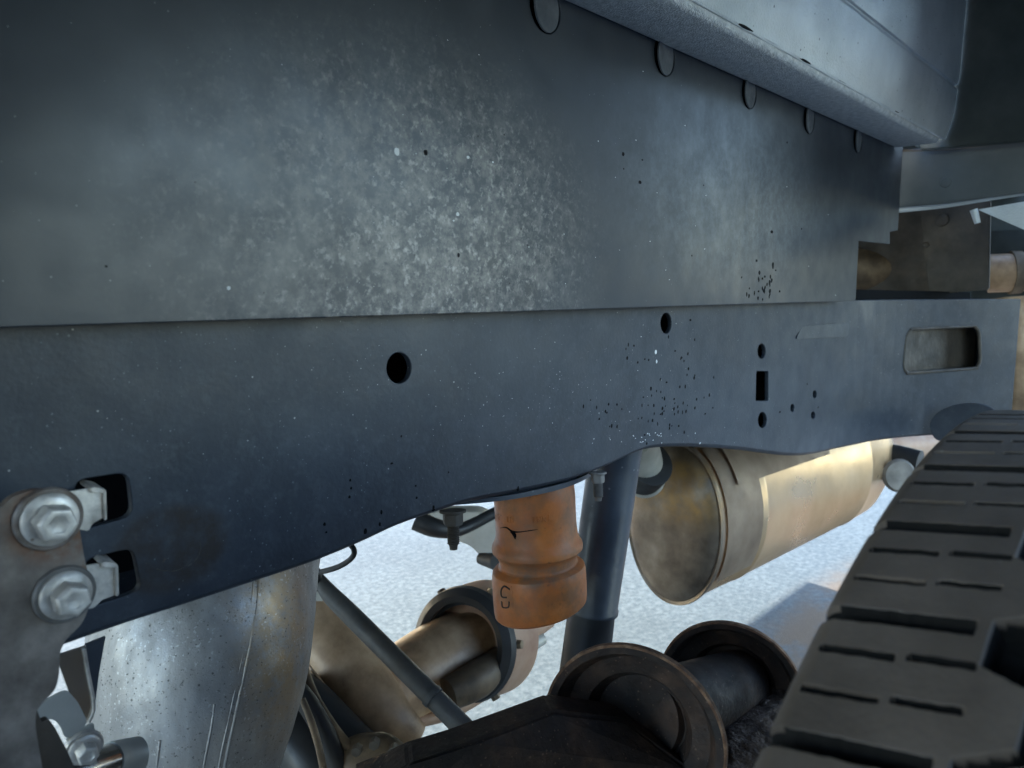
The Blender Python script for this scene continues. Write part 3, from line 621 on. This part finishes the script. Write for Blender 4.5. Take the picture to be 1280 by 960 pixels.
def stud(parent, px, py0, py1, D, wn, ws, m1, lab=None):
    a, b = at(px, py0, D=D), at(px + 1, py1, D=D); k = D / FPX; L = (b - a).length
    bm = bmesh.new(); hx = []
    for t, rr in ((0, wn*.5), (L*0.30, wn*.5), (L*0.34, wn*.42)):
        hx.append([bm.verts.new(a + (b-a).normalized()*t + Vector((math.cos(math.pi*q/3), math.sin(math.pi*q/3), 0)) * rr * k) for q in range(6)])
    for r0, r1 in zip(hx, hx[1:]):
        for q in range(6): bm.faces.new((r0[q], r0[(q+1) % 6], r1[(q+1) % 6], r1[q]))
    bm.faces.new(hx[0]); bm.faces.new(hx[-1])
    bmesh.ops.bevel(bm, geom=bm.edges[:], offset=0.0006, segments=2, affect='EDGES')
    o = bm_obj('nut', bm, M[m1], parent)
    pf = [(0, ws*.5*k)]; n = 11
    t0, t1 = L*0.32, L*0.86
    for i in range(n):
        t = t0 + (t1 - t0) * i / n; pf += [(t, ws*.5*k*0.82), (t + (t1-t0)/n*0.5, ws*.5*k)]
    pf += [(t1, ws*.5*k*0.8), (t1 + 0.0008, ws*.34*k), (L, ws*.30*k)]
    bm_obj('threaded_stud', lathe_bm(a, b, pf, seg=24), M[m1], o)
    if lab: o['label'] = lab
    bm_obj('nut_washer', lathe_bm(a - (b-a).normalized()*0.0015, b, [(0, wn*.62*k), (0.0018, wn*.62*k)], seg=24), M[m1], o)
stud(sl_, 566, 640, 687, 0.60, 27, 16, 'rust_brown', 'rusty nut and stud under the rail, left of the orange bump stop')
stud(sl_, 747, 592, 626, 0.68, 18, 13, 'bracket', 'grey nut and stud between the bump stop and the shock absorber')

# ------------------------------------------------------------------ shock absorber
sk = thing('shock_absorber', at(735, 900, D=0.83), 'dark blue-black shock absorber standing between the bump stop and the muffler', 'shock absorber')
a, b = at(772, 545, D=0.83), at(741, 763, D=0.85); u2 = 0.83 / FPX; L = (b - a).length
bm_obj('dust_tube', lathe_bm(a, b, [(0, 33*u2), (L - 0.006, 31*u2), (L - 0.004, 32.5*u2), (L, 32.5*u2), (L, 25*u2)], seg=56), M['shock'], sk)
a, b = at(741, 752, D=0.849), at(722, 905, D=0.865); L = (b - a).length
bm_obj('damper_body', lathe_bm(a, b, [(0, 30*u2), (L, 33*u2)], seg=56), M['shock_body'], sk)
bm_obj('lower_eye', ptube([(690, 915, 0.80, 50), (760, 905, 0.76, 50)], seg=28), M['shock_body'], sk)

# ------------------------------------------------------------------ mounting bracket at left with two bolts and zinc clips
YB = 0.355
fb = lambda px, py: at(px, py, Y=YB)
mb = thing('mounting_bracket', (0.09, YB, 0.70), 'weathered grey mounting bracket with rusty edge and two zinc bolts over the rail', 'bracket')
pl = [(-90, 655), (-20, 640), (3, 634), (14, 622), (38, 613), (72, 612), (88, 622), (97, 645), (101, 670), (106, 700), (113, 725), (113, 755), (103, 780), (82, 800), (75, 815), (74, 845), (70, 862), (54, 878), (46, 888), (44, 905), (48, 930), (58, 985), (60, 1040), (-90, 1040)]
bm = plate_bm(rnd_poly([fb(*p) for p in pl], 0.003, 3), 0.005, Vector((0, 1, 0)), 0.0009)
bm_obj('bracket_plate', bm, M['bracket_rusty'], mb, R(30))
bm_obj('rear_leg', plate_bm(rnd_poly([at(p[0], p[1], Y=0.372) for p in [(44, 880), (52, 903), (60, 898), (68, 908), (84, 938), (100, 975), (110, 1040), (30, 1040)]], 0.002), 0.004, Vector((0, 1, 0)), 0.0008), M['rust_brown'], mb)
nB = Vector((0.0, -1, 0))
hex_bolt(mb, fb(60, 648) + Vector((0, -0.0022, 0)), nB, 0.0112, M['zinc'], M['washer_rust'], ang=0.35, lab='upper of the two zinc bolts, ringed with rust')
hex_bolt(mb, fb(80, 742) + Vector((0, -0.0022, 0)), nB, 0.0104, M['zinc'], M['bracket'], ang=0.15, lab='lower of the two zinc bolts')
def clip(quadpx, tailpx, label):
    t = thing('nut_clip', at(*quadpx[0], Y=0.392), label, 'clip', 'zinc nut clips hooked into the rail slots')
    bm_obj('clip_plate', plate_bm([at(p[0], p[1], Y=0.388) for p in quadpx], 0.0025, Vector((0, 1, 0)), 0.0004), M['zinc'], t, R(30))
    bm_obj('hook', plate_bm([at(p[0], p[1], Y=0.386) for p in tailpx], 0.020, Vector((0.1, 1, 0)), 0.0004), M['zinc'], t, R(30))
    return t
clip([(78, 616), (112, 611), (129, 612), (131, 646), (116, 655), (111, 664), (100, 662), (80, 650)], [(112, 612), (116, 609), (129, 611), (133, 613), (134, 650), (131, 651), (129, 616), (115, 616)], 'upper zinc nut clip hooked into the slot beside the bracket')
clip([(104, 708), (130, 704), (146, 707), (148, 743), (128, 750), (118, 760), (108, 762)], [(126, 707), (130, 702), (144, 704), (148, 707), (149, 744), (145, 746), (144, 710), (130, 710)], 'lower zinc nut clip hooked into the slot beside the bracket')

# bright parts glimpsed below the bracket
hs = thing('polished_bracket', at(95, 860, D=0.5), 'shiny bent steel bracket glimpsed under the left end of the rail', 'bracket')
bm_obj('folded_sheet', plate_bm([at(p[0], p[1], Y=0.425) for p in [(70, 820), (107, 808), (118, 872), (115, 900), (105, 905), (88, 870)]], 0.002, Vector((0, 1, 0))), M['chrome'], hs, None)
bm_obj('sheet_edge', tube_bm([tuple(at(a_, b_, Y=0.424)) + (0.0009,) for a_, b_ in [(105, 812), (110, 840), (116, 870), (117, 888), (111, 903)]], seg=10), M['zinc'], hs)
bm_obj('corner_tab', plate_bm(rnd_poly([at(p[0], p[1], Y=0.40) for p in [(43, 888), (60, 874), (84, 862), (98, 878), (110, 903), (100, 915), (82, 925), (76, 908), (66, 898), (50, 902)]], 0.003), 0.002, Vector((0, 1, 0)), 0.0005), M['pale'], hs)
bm_obj('web_plate', plate_bm([at(107, 806, Y=0.445), at(132, 796, Y=0.445), at(124, 840, Y=0.445), at(119, 880, Y=0.445)], 0.002, Vector((0, 1, 0))), M['shock'], hs, None)
bm_obj('foot', plate_bm([at(p[0], p[1], Y=0.42) for p in [(84, 925), (98, 914), (118, 905), (122, 955), (100, 955), (90, 945)]], 0.003, Vector((0, 1, 0)), 0.0005), M['pale'], hs)
hex_bolt(hs, at(106, 936, Y=0.415), Vector((-0.1, -1, -0.1)), 0.0078, M['zinc'], M['zinc'], lab='small zinc bolt with a stained head')
ct = thing('coolant_tube', at(130, 955, D=0.45), 'short bright metal tube end at the bottom beside the exhaust pipe', 'tube')
bm_obj('tube_wall', ptube([(60, 988, 0.40, 48), (100, 966, 0.42, 46), (134, 953, 0.44, 44)], seg=32, n=6), M['chrome'], ct)
bm_obj('sleeve', ptube([(134, 953, 0.44, 47), (150, 949, 0.45, 46), (172, 944, 0.46, 44)], seg=32, n=6), M['pale'], ct)

# ------------------------------------------------------------------ exhaust pipe (large, left of centre)
ep = thing('exhaust_pipe', at(250, 900, D=0.62), 'large pitted grey exhaust pipe curving down from behind the frame rail', 'exhaust pipe')
spec = [(292, 620, 0.66, 236), (274, 700, 0.635, 244), (258, 780, 0.61, 262), (249, 850, 0.60, 258), (236, 920, 0.60, 240), (222, 985, 0.61, 222), (205, 1060, 0.63, 210)]
bm = ptube(spec, seg=96, n=10)
for v in bm.verts:
    v.co += (v.co - at(250, 820, D=0.62)).normalized() * 0.0008 * noise.noise(v.co * 60)
bm_obj('pipe_wall', bm, M['pipe'], ep, R(60))
pw_pts = catmull([tuple(at(a_, b_, D=d_)) + (w_*0.5*d_/FPX,) for a_, b_, d_, w_ in spec], 20)
def on_pipe(px, py):
    d = ray(px, py) / FPX; o = Vector((0, 0, CAMZ))
    for k in range(600):
        p = o + d * (0.4 + 0.0006 * k)
        m = min(pw_pts, key=lambda q: (q[0]-p.x)**2 + (q[1]-p.y)**2 + (q[2]-p.z)**2)
        if (p - Vector(m[:3])).length <= m[3]: return p
    return p
def ridge(pts, wpx):
    bm_obj('seam', tube_bm([tuple(on_pipe(*p)) + (wpx * 0.5 * 0.38 / FPX,) for p in pts], seg=10, n=4), M['pipe'], ep, R(70))
ridge([(324, 712), (322, 745), (316, 790), (306, 840), (295, 890), (284, 940), (276, 985)], 7)
ridge([(318, 718), (315, 745), (309, 790), (299, 840), (288, 890), (277, 940), (269, 985)], 4)
ridge([(268, 880), (264, 910), (257, 945), (250, 985)], 5)
ridge([(200, 925), (197, 950), (194, 985)], 5)

# ------------------------------------------------------------------ middle distance: drive shaft, hub, rods, hoses
ds = thing('drive_shaft', at(540, 830, D=1.1), 'tan mud-tinted drive shaft entering the round hub, seen through the gap under the rail', 'drive shaft')
bm_obj('shaft_tube', ptube([(478, 872, 1.0, 96), (520, 845, 1.04, 98), (560, 822, 1.08, 100), (618, 796, 1.14, 96)], seg=40, n=6), M['tan'], ds)
bm_obj('shaft_rib', ptube([(500, 905, 0.98, 16), (560, 892, 1.02, 16), (610, 864, 1.06, 15), (645, 838, 1.1, 12)], seg=14, n=6), M['pink'], ds)
bm_obj('yoke_web', ptube([(560, 868, 0.99, 40), (598, 848, 1.02, 46), (626, 822, 1.06, 30)], seg=24, n=6), M['tan_dark'], ds)
hu = thing('pinion_hub', at(600, 800, D=1.12), 'large round open hub with a dark inside and rusty pink rim', 'hub')
ha, hb_ = at(578, 806, D=1.06), at(640, 786, D=1.20)
uh = 1.1 / FPX
bm_obj('hub_shell', lathe_bm(ha, hb_, [(0, 52*uh), (0, 62*uh), (0.006, 67*uh), (0.05, 70*uh), (0.075, 71*uh), (0.078, 66*uh), (0.095, 64*uh), (0.1, 40*uh), (0.02, 36*uh), (0.03, 52*uh), (0.004, 52*uh)], seg=64, cap=False), M['pink'], hu)
bm_obj('rubber_boot', lathe_bm(ha - (hb_-ha).normalized()*0.006, hb_, [(0, 50*uh), (-0.004, 58*uh), (0.003, 67*uh), (0.014, 69*uh), (0.016, 66*uh), (0.01, 46*uh)], seg=64, cap=False), M['black'], hu)
bm_obj('flange_bolt', ptube([(648, 790, 1.2, 26), (668, 786, 1.22, 22), (686, 776, 1.25, 18)], seg=14), M['pink'], hu)
bm_obj('flange_bolt', ptube([(658, 808, 1.2, 20), (678, 798, 1.22, 16)], seg=14), M['pale'], hu)
for q in range(6):
    aa = R(20 + 60 * q); ax_ = (hb_ - ha).normalized(); n1 = (Vector((0, 0, 1)) - ax_ * ax_.z).normalized(); n2 = ax_.cross(n1)
    c = ha + ax_ * 0.016 + (n1 * math.cos(aa) + n2 * math.sin(aa)) * 69 * uh
    bm = lathe_bm(c, c + (n1 * math.cos(aa) + n2 * math.sin(aa)), [(-0.002, 0.0065), (0.0045, 0.006), (0.005, 0.004), (0.005, 0)], seg=6)
    bm_obj('cap_screw', bm, M['tan_dark'], hu)
bm_obj('clamp', ptube([(656, 775, 1.15, 20), (655, 800, 1.15, 20)], seg=12), M['black'], hu)
cp = thing('crossover_pipe', at(440, 840, D=0.95), 'curved tan pipe sweeping down between the exhaust pipe and the diagonal hose', 'pipe')
bm_obj('pipe_wall', ptube([(340, 745, 0.95, 80), (378, 782, 0.95, 84), (415, 820, 0.94, 88), (450, 862, 0.92, 86), (486, 900, 0.90, 66), (520, 925, 0.90, 40)], seg=40, n=8), M['tan'], cp)
bm_obj('edge_bead', ptube([(372, 815, 0.88, 4), (400, 850, 0.87, 4), (432, 893, 0.86, 4), (458, 920, 0.85, 5), (496, 925, 0.86, 6)], seg=8), M['tan'], cp)
dh = thing('diagonal_hose', at(500, 830, D=0.75), 'straight dusty black hose running diagonally down to the dark axle beam', 'hose')
bm_obj('hose_wall', ptube([(398, 722, 0.86, 14), (412, 742, 0.84, 22), (440, 770, 0.82, 25), (500, 830, 0.78, 26), (560, 890, 0.75, 27), (612, 944, 0.73, 28), (650, 985, 0.71, 28)], seg=24, n=6), M['hose'], dh)
bm_obj('clamp_mark', ptube([(538, 868, 0.757, 29), (543, 873, 0.755, 29)], seg=24, n=2), M['hose'], dh)
cl = thing('cable_loop', at(420, 700, D=0.8), 'thin black cable curling out below the rail next to the exhaust pipe', 'cable')
bm_obj('cable', ptube([(380, 716, 0.84, 7), (400, 715, 0.83, 7), (424, 708, 0.8, 7), (440, 697, 0.78, 7), (442, 686, 0.77, 7), (430, 674, 0.78, 7)], seg=12, n=8), M['black'], cl)
bm_obj('cable_end', ptube([(396, 712, 0.84, 8), (398, 728, 0.85, 12), (400, 738, 0.85, 14)], seg=12), M['black'], cl)
bm_obj('connector', plate_bm([at(391, 738, D=0.88), at(402, 742, D=0.88), at(404, 752, D=0.88), at(394, 752, D=0.88)], 0.01, FWD, 0.001), M['pale'], cl)
df = thing('axle_housing', at(470, 960, D=0.9), 'grimy black and tan cast axle housing at the bottom beside the exhaust pipe', 'axle')
bm = ptube([(345, 880, 0.86, 110), (385, 930, 0.84, 120), (430, 985, 0.82, 150), (470, 1050, 0.8, 170)], seg=32, n=6)
for v in bm.verts: v.co += Vector((1, 0.3, 0.2)) * 0.012 * noise.noise(v.co * 16)
bm_obj('arm', bm, M['shock_body'], df, R(60))
bm = ptube([(430, 975, 0.80, 66), (460, 958, 0.79, 76), (495, 962, 0.78, 62), (530, 988, 0.77, 60)], seg=32, n=6)
for v in bm.verts: v.co += Vector((0.3, 0.3, 1)) * 0.008 * noise.noise(v.co * 28)
bm_obj('knuckle', bm, M['tan_dark'], df, R(60))
bm = ptube([(352, 815, 0.97, 34), (372, 850, 0.96, 54), (398, 895, 0.94, 70), (425, 935, 0.92, 84), (452, 975, 0.90, 90)], seg=40, n=8)
for v in bm.verts: v.co += Vector((0.3, 0.3, 1)) * (0.006 * noise.noise(v.co * 30) + 0.002 * noise.noise(v.co * 110))
bm_obj('cast_body', bm, M['tan_dark'], df, R(60))
for px_, py_ in ((446, 938), (468, 930), (492, 938), (512, 955)):
    c = at(px_, py_, D=0.75); hb2 = lathe_bm(c, c - view, [(-0.006, 0.0052), (0.004, 0.0050), (0.0045, 0.0035), (0.0045, 0)], seg=6)
    bm_obj('cover_bolt', hb2, M['rust_brown'], df)
bm_obj('rib', ptube([(376, 820, 0.82, 10), (392, 868, 0.80, 12), (420, 915, 0.79, 14), (448, 948, 0.78, 16)], seg=12, n=6), M['tan_dark'], df)
bm_obj('rib', ptube([(360, 850, 0.8, 24), (385, 880, 0.79, 26), (412, 930, 0.78, 26), (430, 985, 0.77, 28)], seg=14, n=6), M['black'], df)
bm_obj('brake_line', ptube([(378, 874, 0.76, 8), (390, 905, 0.75, 9), (400, 940, 0.74, 9), (408, 985, 0.73, 9)], seg=12, n=6), M['tan_dark'], df)

# pale bracket behind the left stud
pb = thing('far_bracket', at(570, 670, D=1.3), 'pale bracket and black fitting seen behind the rusty stud left of the bump stop', 'bracket')
bm_obj('arm', plate_bm(rnd_poly([at(p[0], p[1], D=1.3) for p in [(518, 655), (560, 672), (590, 683), (604, 700), (618, 712), (630, 690), (630, 655), (600, 640), (540, 640)]], 0.012), 0.04, FWD, 0.003), M['pale'], pb, R(40))
bm_obj('fitting', ptube([(520, 650, 1.1, 26), (545, 660, 1.1, 24), (575, 662, 1.12, 16), (620, 640, 1.15, 14)], seg=20, n=6), M['black'], pb)
bm_obj('end_boot', ptube([(600, 698, 1.2, 14), (620, 702, 1.18, 22)], seg=16), M['black'], pb)

# ------------------------------------------------------------------ axle beam with two round plates
ab = thing('axle_beam', at(760, 940, D=0.75), 'black rusted axle beam carrying two round rusty plates with light painted on their rims in front of the tyre', 'axle')
X1 = at(789, 921, D=0.66); X2 = at(911, 866, D=0.80)
e1, e2 = at(595, 985, D=0.52), at(760, 935, D=0.63)
bm_obj('beam', plate_bm([at(440, 985, D=0.55), at(512, 957, D=0.55), at(600, 924, D=0.58), at(692, 889, D=0.62), at(780, 900, D=0.66), at(860, 960, D=0.66), at(860, 1060, D=0.66), at(440, 1060, D=0.55)], 0.03, Vector((0.6, 0.8, 0)), 0.003), M['rust_dark'], ab, None)
def cup(c, r, lab):
    nx = Vector((0.95, 0.30, -0.05)).normalized()
    o = bm_obj('round_plate', lathe_bm(c, c + nx, [(0.0, r*0.90), (-0.001, r*0.985), (0.0005, r), (0.004, r), (0.0045, r*0.9), (0.007, r*0.86), (0.016, r*0.80), (0.018, r*0.72), (0.020, r*0.60), (0.034, r*0.50), (0.036, 0)], seg=96, side=Vector((0, 0, 1)), cap=False), M['rust_dark'], ab, R(40))
    bm_obj('back_skin', lathe_bm(c, c + nx, [(0.0055, r*0.985), (0.0055, r*0.93), (0.020, r*0.84), (0.040, r*0.55), (0.040, 0)], seg=64, side=Vector((0, 0, 1)), cap=False), M['rust_dark'], o, R(40))
    bm_obj('rim_edge', lathe_bm(c, c + nx, [(-0.0014, r*0.975), (-0.0012, r*1.004), (0.0045, r*1.006), (0.0047, r*0.98)], seg=96, side=Vector((0, 0, 1)), cap=False), M['lit_rust_rim'], o, R(40))  # brighter rust ring paints light along the plate rim
    o['label'] = lab
    return o
cup(X1, 0.080, 'nearer of the two round plates, its rusty rim coloured as if lit')
cup(X2, 0.0745, 'farther of the two round plates, partly behind the first')
bm_obj('centre_tube', tube_bm([tuple(X1 + Vector((0.036, 0.01, 0))) + (0.036,), tuple(X2 + Vector((0.02, 0, 0))) + (0.036,)], seg=36, smooth=False), M['rust_dark'], ab, R(60))
bm_obj('spacer_rod', ptube([(862, 938, 0.72, 34), (930, 900, 0.78, 34), (1000, 868, 0.84, 32)], seg=24, n=4), M['tan_dark'], ab)
bm_obj('spacer_rod', ptube([(870, 892, 0.72, 24), (930, 868, 0.80, 24)], seg=20, n=4), M['rust_brown'], ab)
bm = ptube([(880, 1010, 0.70, 120), (930, 960, 0.74, 110), (985, 905, 0.80, 90), (1030, 880, 0.86, 80)], seg=64, n=24)
for v in bm.verts: v.co += Vector((-0.5, -0.5, 0.7)) * (0.004 * noise.noise(v.co * 90) + 0.003 * noise.noise(v.co * 260))
bm_obj('crusted_tube', bm, M['crust'], ab, R(80))

# ------------------------------------------------------------------ muffler
mf = thing('muffler', at(850, 650, D=1.25), 'oval tan-stained muffler with a heat-browned end cap, behind the shock absorber', 'muffler')
nx = Vector((1, -0.06, 0)).normalized()
mc = at(838, 655, D=1.25)
um = 1.25 / FPX
side = Vector((0, 0, 1))
def mlathe(prof, **kw): return lathe_bm(mc, mc + nx, prof, seg=80, side=side, sy=0.66, **kw)
rz = 104 * um
bm_obj('end_cap', mlathe([(-0.006, 0.0), (-0.006, rz*0.5), (-0.003, rz*0.80), (0.002, rz*0.93), (0.008, rz*0.985)], cap=False), M['cap'], mf, R(60))
bm_obj('rolled_rim', mlathe([(0.006, rz*0.97), (0.004, rz*1.01), (0.008, rz*1.02), (0.012, rz*1.02), (0.018, rz*1.005), (0.018, rz*0.98)], cap=False), M['cap'], mf, R(60))
bm_obj('shell', mlathe([(0.016, rz*0.985), (0.15, rz), (0.152, rz*1.012), (0.158, rz*1.012), (0.16, rz), (0.60, rz), (0.602, rz*1.012), (0.61, rz*1.012), (0.612, rz), (0.70, rz*0.98), (0.78, rz*0.8), (0.84, rz*0.5), (0.85, 0.0)], cap=False), M['muffler'], mf, R(60))
# heat shield strips lying on the shell
def strip(t0, t1, a0, a1, off, mname, nm):
    bm = bmesh.new(); n1 = side; n2 = nx.cross(n1); rr = []
    for j in range(17):
        a = R(a0 + (a1 - a0) * j / 16)
        rr.append([bm.verts.new(mc + nx * (t0 + (t1 - t0) * i / 6) + (n1 * math.cos(a) + n2 * math.sin(a) * 0.66) * (rz + off + q)) for q in (0,) for i in range(7)])
    for a_, b_ in zip(rr, rr[1:]):
        for i in range(6): bm.faces.new((a_[i], a_[i+1], b_[i+1], b_[i]))
    r = bmesh.ops.solidify(bm, geom=bm.faces[:], thickness=0.003)
    return bm_obj(nm, bm, M[mname], mf, R(40))
sgn = -1 if (nx.cross(side)).y > 0 else 1
strip(0.022, 0.135, 20*sgn, 128*sgn, 0.004, 'muffler_shield', 'heat_shield')
strip(0.06, 0.40, 5*sgn, 62*sgn, 0.012, 'muffler_shield', 'heat_shield')
bm_obj('inlet_pipe', ptube([(806, 600, 1.22, 50), (800, 572, 1.16, 54), (790, 545, 1.10, 56)], seg=32, n=6), M['pale'], mf)
bm_obj('clamp_band', ptube([(800, 590, 1.19, 62), (812, 578, 1.16, 62)], seg=32, n=3), M['black'], mf)
c = mc + nx * (-0.0055) + Vector((0, -0.055, 0.055)); c = at(880, 613, D=1.24)
bm_obj('drain_dimple', lathe_bm(c, c - nx, [(0, 0.010), (0.003, 0.008), (0.001, 0.004), (0.0, 0.0)], seg=24), M['cap'], mf)

tp = thing('tail_pipe', at(1110, 560, D=2.0), 'pinkish tail pipe end in the narrow gap beyond the muffler', 'tail pipe')
bm_obj('pipe_wall', ptube([(1040, 575, 1.95, 34), (1085, 562, 2.0, 38), (1120, 557, 2.05, 36), (1165, 556, 2.1, 36)], seg=28, n=6), M['pink'], tp)
eh = thing('exhaust_hanger', at(1120, 590, D=1.8), 'grey-green round exhaust hanger beside the tyre, below the tail pipe', 'hanger')
bm_obj('rubber_block', ptube([(1088, 572, 1.78, 34), (1115, 574, 1.74, 38), (1150, 580, 1.7, 34)], seg=20, n=5), M['black'], eh)
c = at(1122, 594, D=1.66)
bm_obj('end_disc', lathe_bm(c, c - view, [(0, 20*1.66/FPX), (0.006, 21*1.66/FPX), (0.012, 18*1.66/FPX), (0.012, 0)], seg=36), M['bracket'], eh)

# ------------------------------------------------------------------ wheel
wh = thing('rear_wheel', (0.407, -0.06, 0.396), 'large black tyre with worn grooved tread filling the lower right corner', 'wheel')
CX, CZ, RT = 0.407, 0.396, 0.4015
def tread(th, y):
    """radius at angle th (deg, 0 = towards -X, 90 = up) and width position y"""
    ymid, half = -0.055, 0.137
    s = (y - ymid) / half
    r = RT - 0.006 * s * s
    e = abs(s)
    if e > 0.96: r -= 0.0035 * ((e - 0.96) / 0.04) ** 2
    dep = 0.0
    sy = y if s > 0 else 2 * ymid - y                    # the pattern is mirrored about the tread centre
    pitch = 6.65
    q = (th + (0.0 if s > 0 else 3.0) - 57.4 - (0.079 - sy) * 21.0) / pitch
    k = q - math.floor(q)
    def gv(d, w_, dp, sf=0.12):                             # groove profile
        a = abs(d)
        return dp if a < w_ * (1 - sf) else (dp * (1 - (a - w_*(1-sf)) / (w_*2*sf)) if a < w_ * (1 + sf) else 0.0)
    wob = 0.0
    if sy > 0.0415:
        dep = max(dep, gv(min(k, 1 - k), 0.060, 0.012))
        if sy > 0.057 or (0.030 < sy < 0.0545): pass
    if 0.0575 < sy < 0.0775: dep = max(dep, gv(k - 0.355 - wob, 0.026, 0.0055), gv(k - 0.68 - wob, 0.026, 0.0055))
    if 0.0385 < sy < 0.0545: dep = max(dep, gv(k - 0.375 + wob, 0.026, 0.0055), gv(k - 0.70 + wob, 0.026, 0.0055))
    # zigzag circumferential groove
    tri = abs(((q * 1.0 + 0.1) % 1.0) - 0.5) * 2
    zc = 0.0265 + 0.006 * (1 if tri > 0.62 else (-1 if tri < 0.38 else (tri - 0.5) / 0.12))
    dep = max(dep, gv(sy - zc, 0.0042, 0.0085, 0.3))
    if 0.030 < sy < 0.0415 and False: pass
    for yc in (-0.028,):
        dep = max(dep, gv(sy - yc - 0.002 * math.sin(q * 6.283), 0.0040, 0.0085))
    if -0.022 < sy < 0.016: dep = max(dep, gv(((k + sy * 14) % 1) - 0.5, 0.022, 0.004))
    fade = 1.0 if e < 0.9 else max(0.0, 1 - (e - 0.9) / 0.1 * 0.5)
    return r - dep * fade
import numpy as np
ths = list(np.arange(-100, 52, 0.9)) + list(np.arange(52, 94, 0.035)) + list(np.arange(94, 260, 0.9))
ys = list(np.arange(0.082, 0.012, -0.0006)) + list(np.arange(0.012, -0.19, -0.003))
side_in = [(0.040, -0.01, 0), (0.0, 0.0, 0)]
verts = []; nr = None
def skew(y): return (0.079 - (y if y > -0.055 else -0.110 - y)) * 21.0
for t in ths:
    a = R(t); row = []
    col = []
    # inner side wall from rim to shoulder
    for (rr, yy) in [(0.225, 0.025), (0.235, 0.040), (0.27, 0.060), (0.31, 0.072), (0.345, 0.077), (0.37, 0.081), (0.381, 0.0825), (0.386, 0.0828)]: col.append((rr, yy))
    for y in ys: col.append((tread(t + skew(y), y), y))
    for (rr, yy) in [(0.386, -0.1908), (0.381, -0.191), (0.37, -0.190), (0.345, -0.187), (0.31, -0.182), (0.27, -0.170), (0.235, -0.150), (0.225, -0.135)]: col.append((rr, yy))
    nr = len(col)
    ca, sa = math.cos(a), math.sin(a)
    for rr, yy in col:
        a2 = a + R(skew(min(0.082, max(-0.192, yy))) + 0.06 * noise.noise(Vector((t * 0.9, yy * 260, 0))) + 0.02 * noise.noise(Vector((t * 3.0, yy * 900, 4))))
        verts.append((CX - math.cos(a2) * rr, yy, CZ + math.sin(a2) * rr))
nt_ = len(ths); faces = []
for i in range(nt_):
    j = (i + 1) % nt_
    for k in range(nr - 1): faces.append((i*nr + k, i*nr + k + 1, j*nr + k + 1, j*nr + k))
me = bpy.data.meshes.new('tyre'); me.from_pydata(verts, [], faces)
ty = link('tyre', me, M['tyre'], wh, R(32))
me.materials.append(M['groove'])                      # near-black paints shade into the grooves; the side walls are plain black rubber
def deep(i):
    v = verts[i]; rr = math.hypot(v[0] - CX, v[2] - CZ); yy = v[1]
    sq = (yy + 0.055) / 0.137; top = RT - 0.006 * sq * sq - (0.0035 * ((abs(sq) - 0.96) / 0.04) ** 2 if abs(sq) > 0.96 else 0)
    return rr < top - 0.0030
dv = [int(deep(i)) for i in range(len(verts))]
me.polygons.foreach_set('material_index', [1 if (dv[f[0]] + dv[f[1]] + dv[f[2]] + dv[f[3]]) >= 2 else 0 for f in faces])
bm_obj('rim', lathe_bm(Vector((CX, 0.05, CZ)), Vector((CX, -1, CZ)), [(0, 0.222), (0.0, 0.236), (0.008, 0.24), (0.02, 0.226), (0.05, 0.20), (0.14, 0.195), (0.15, 0.05), (0.16, 0.05), (0.16, 0.19), (0.20, 0.235), (0.205, 0.225)], seg=72, cap=False), M['rim'], wh)
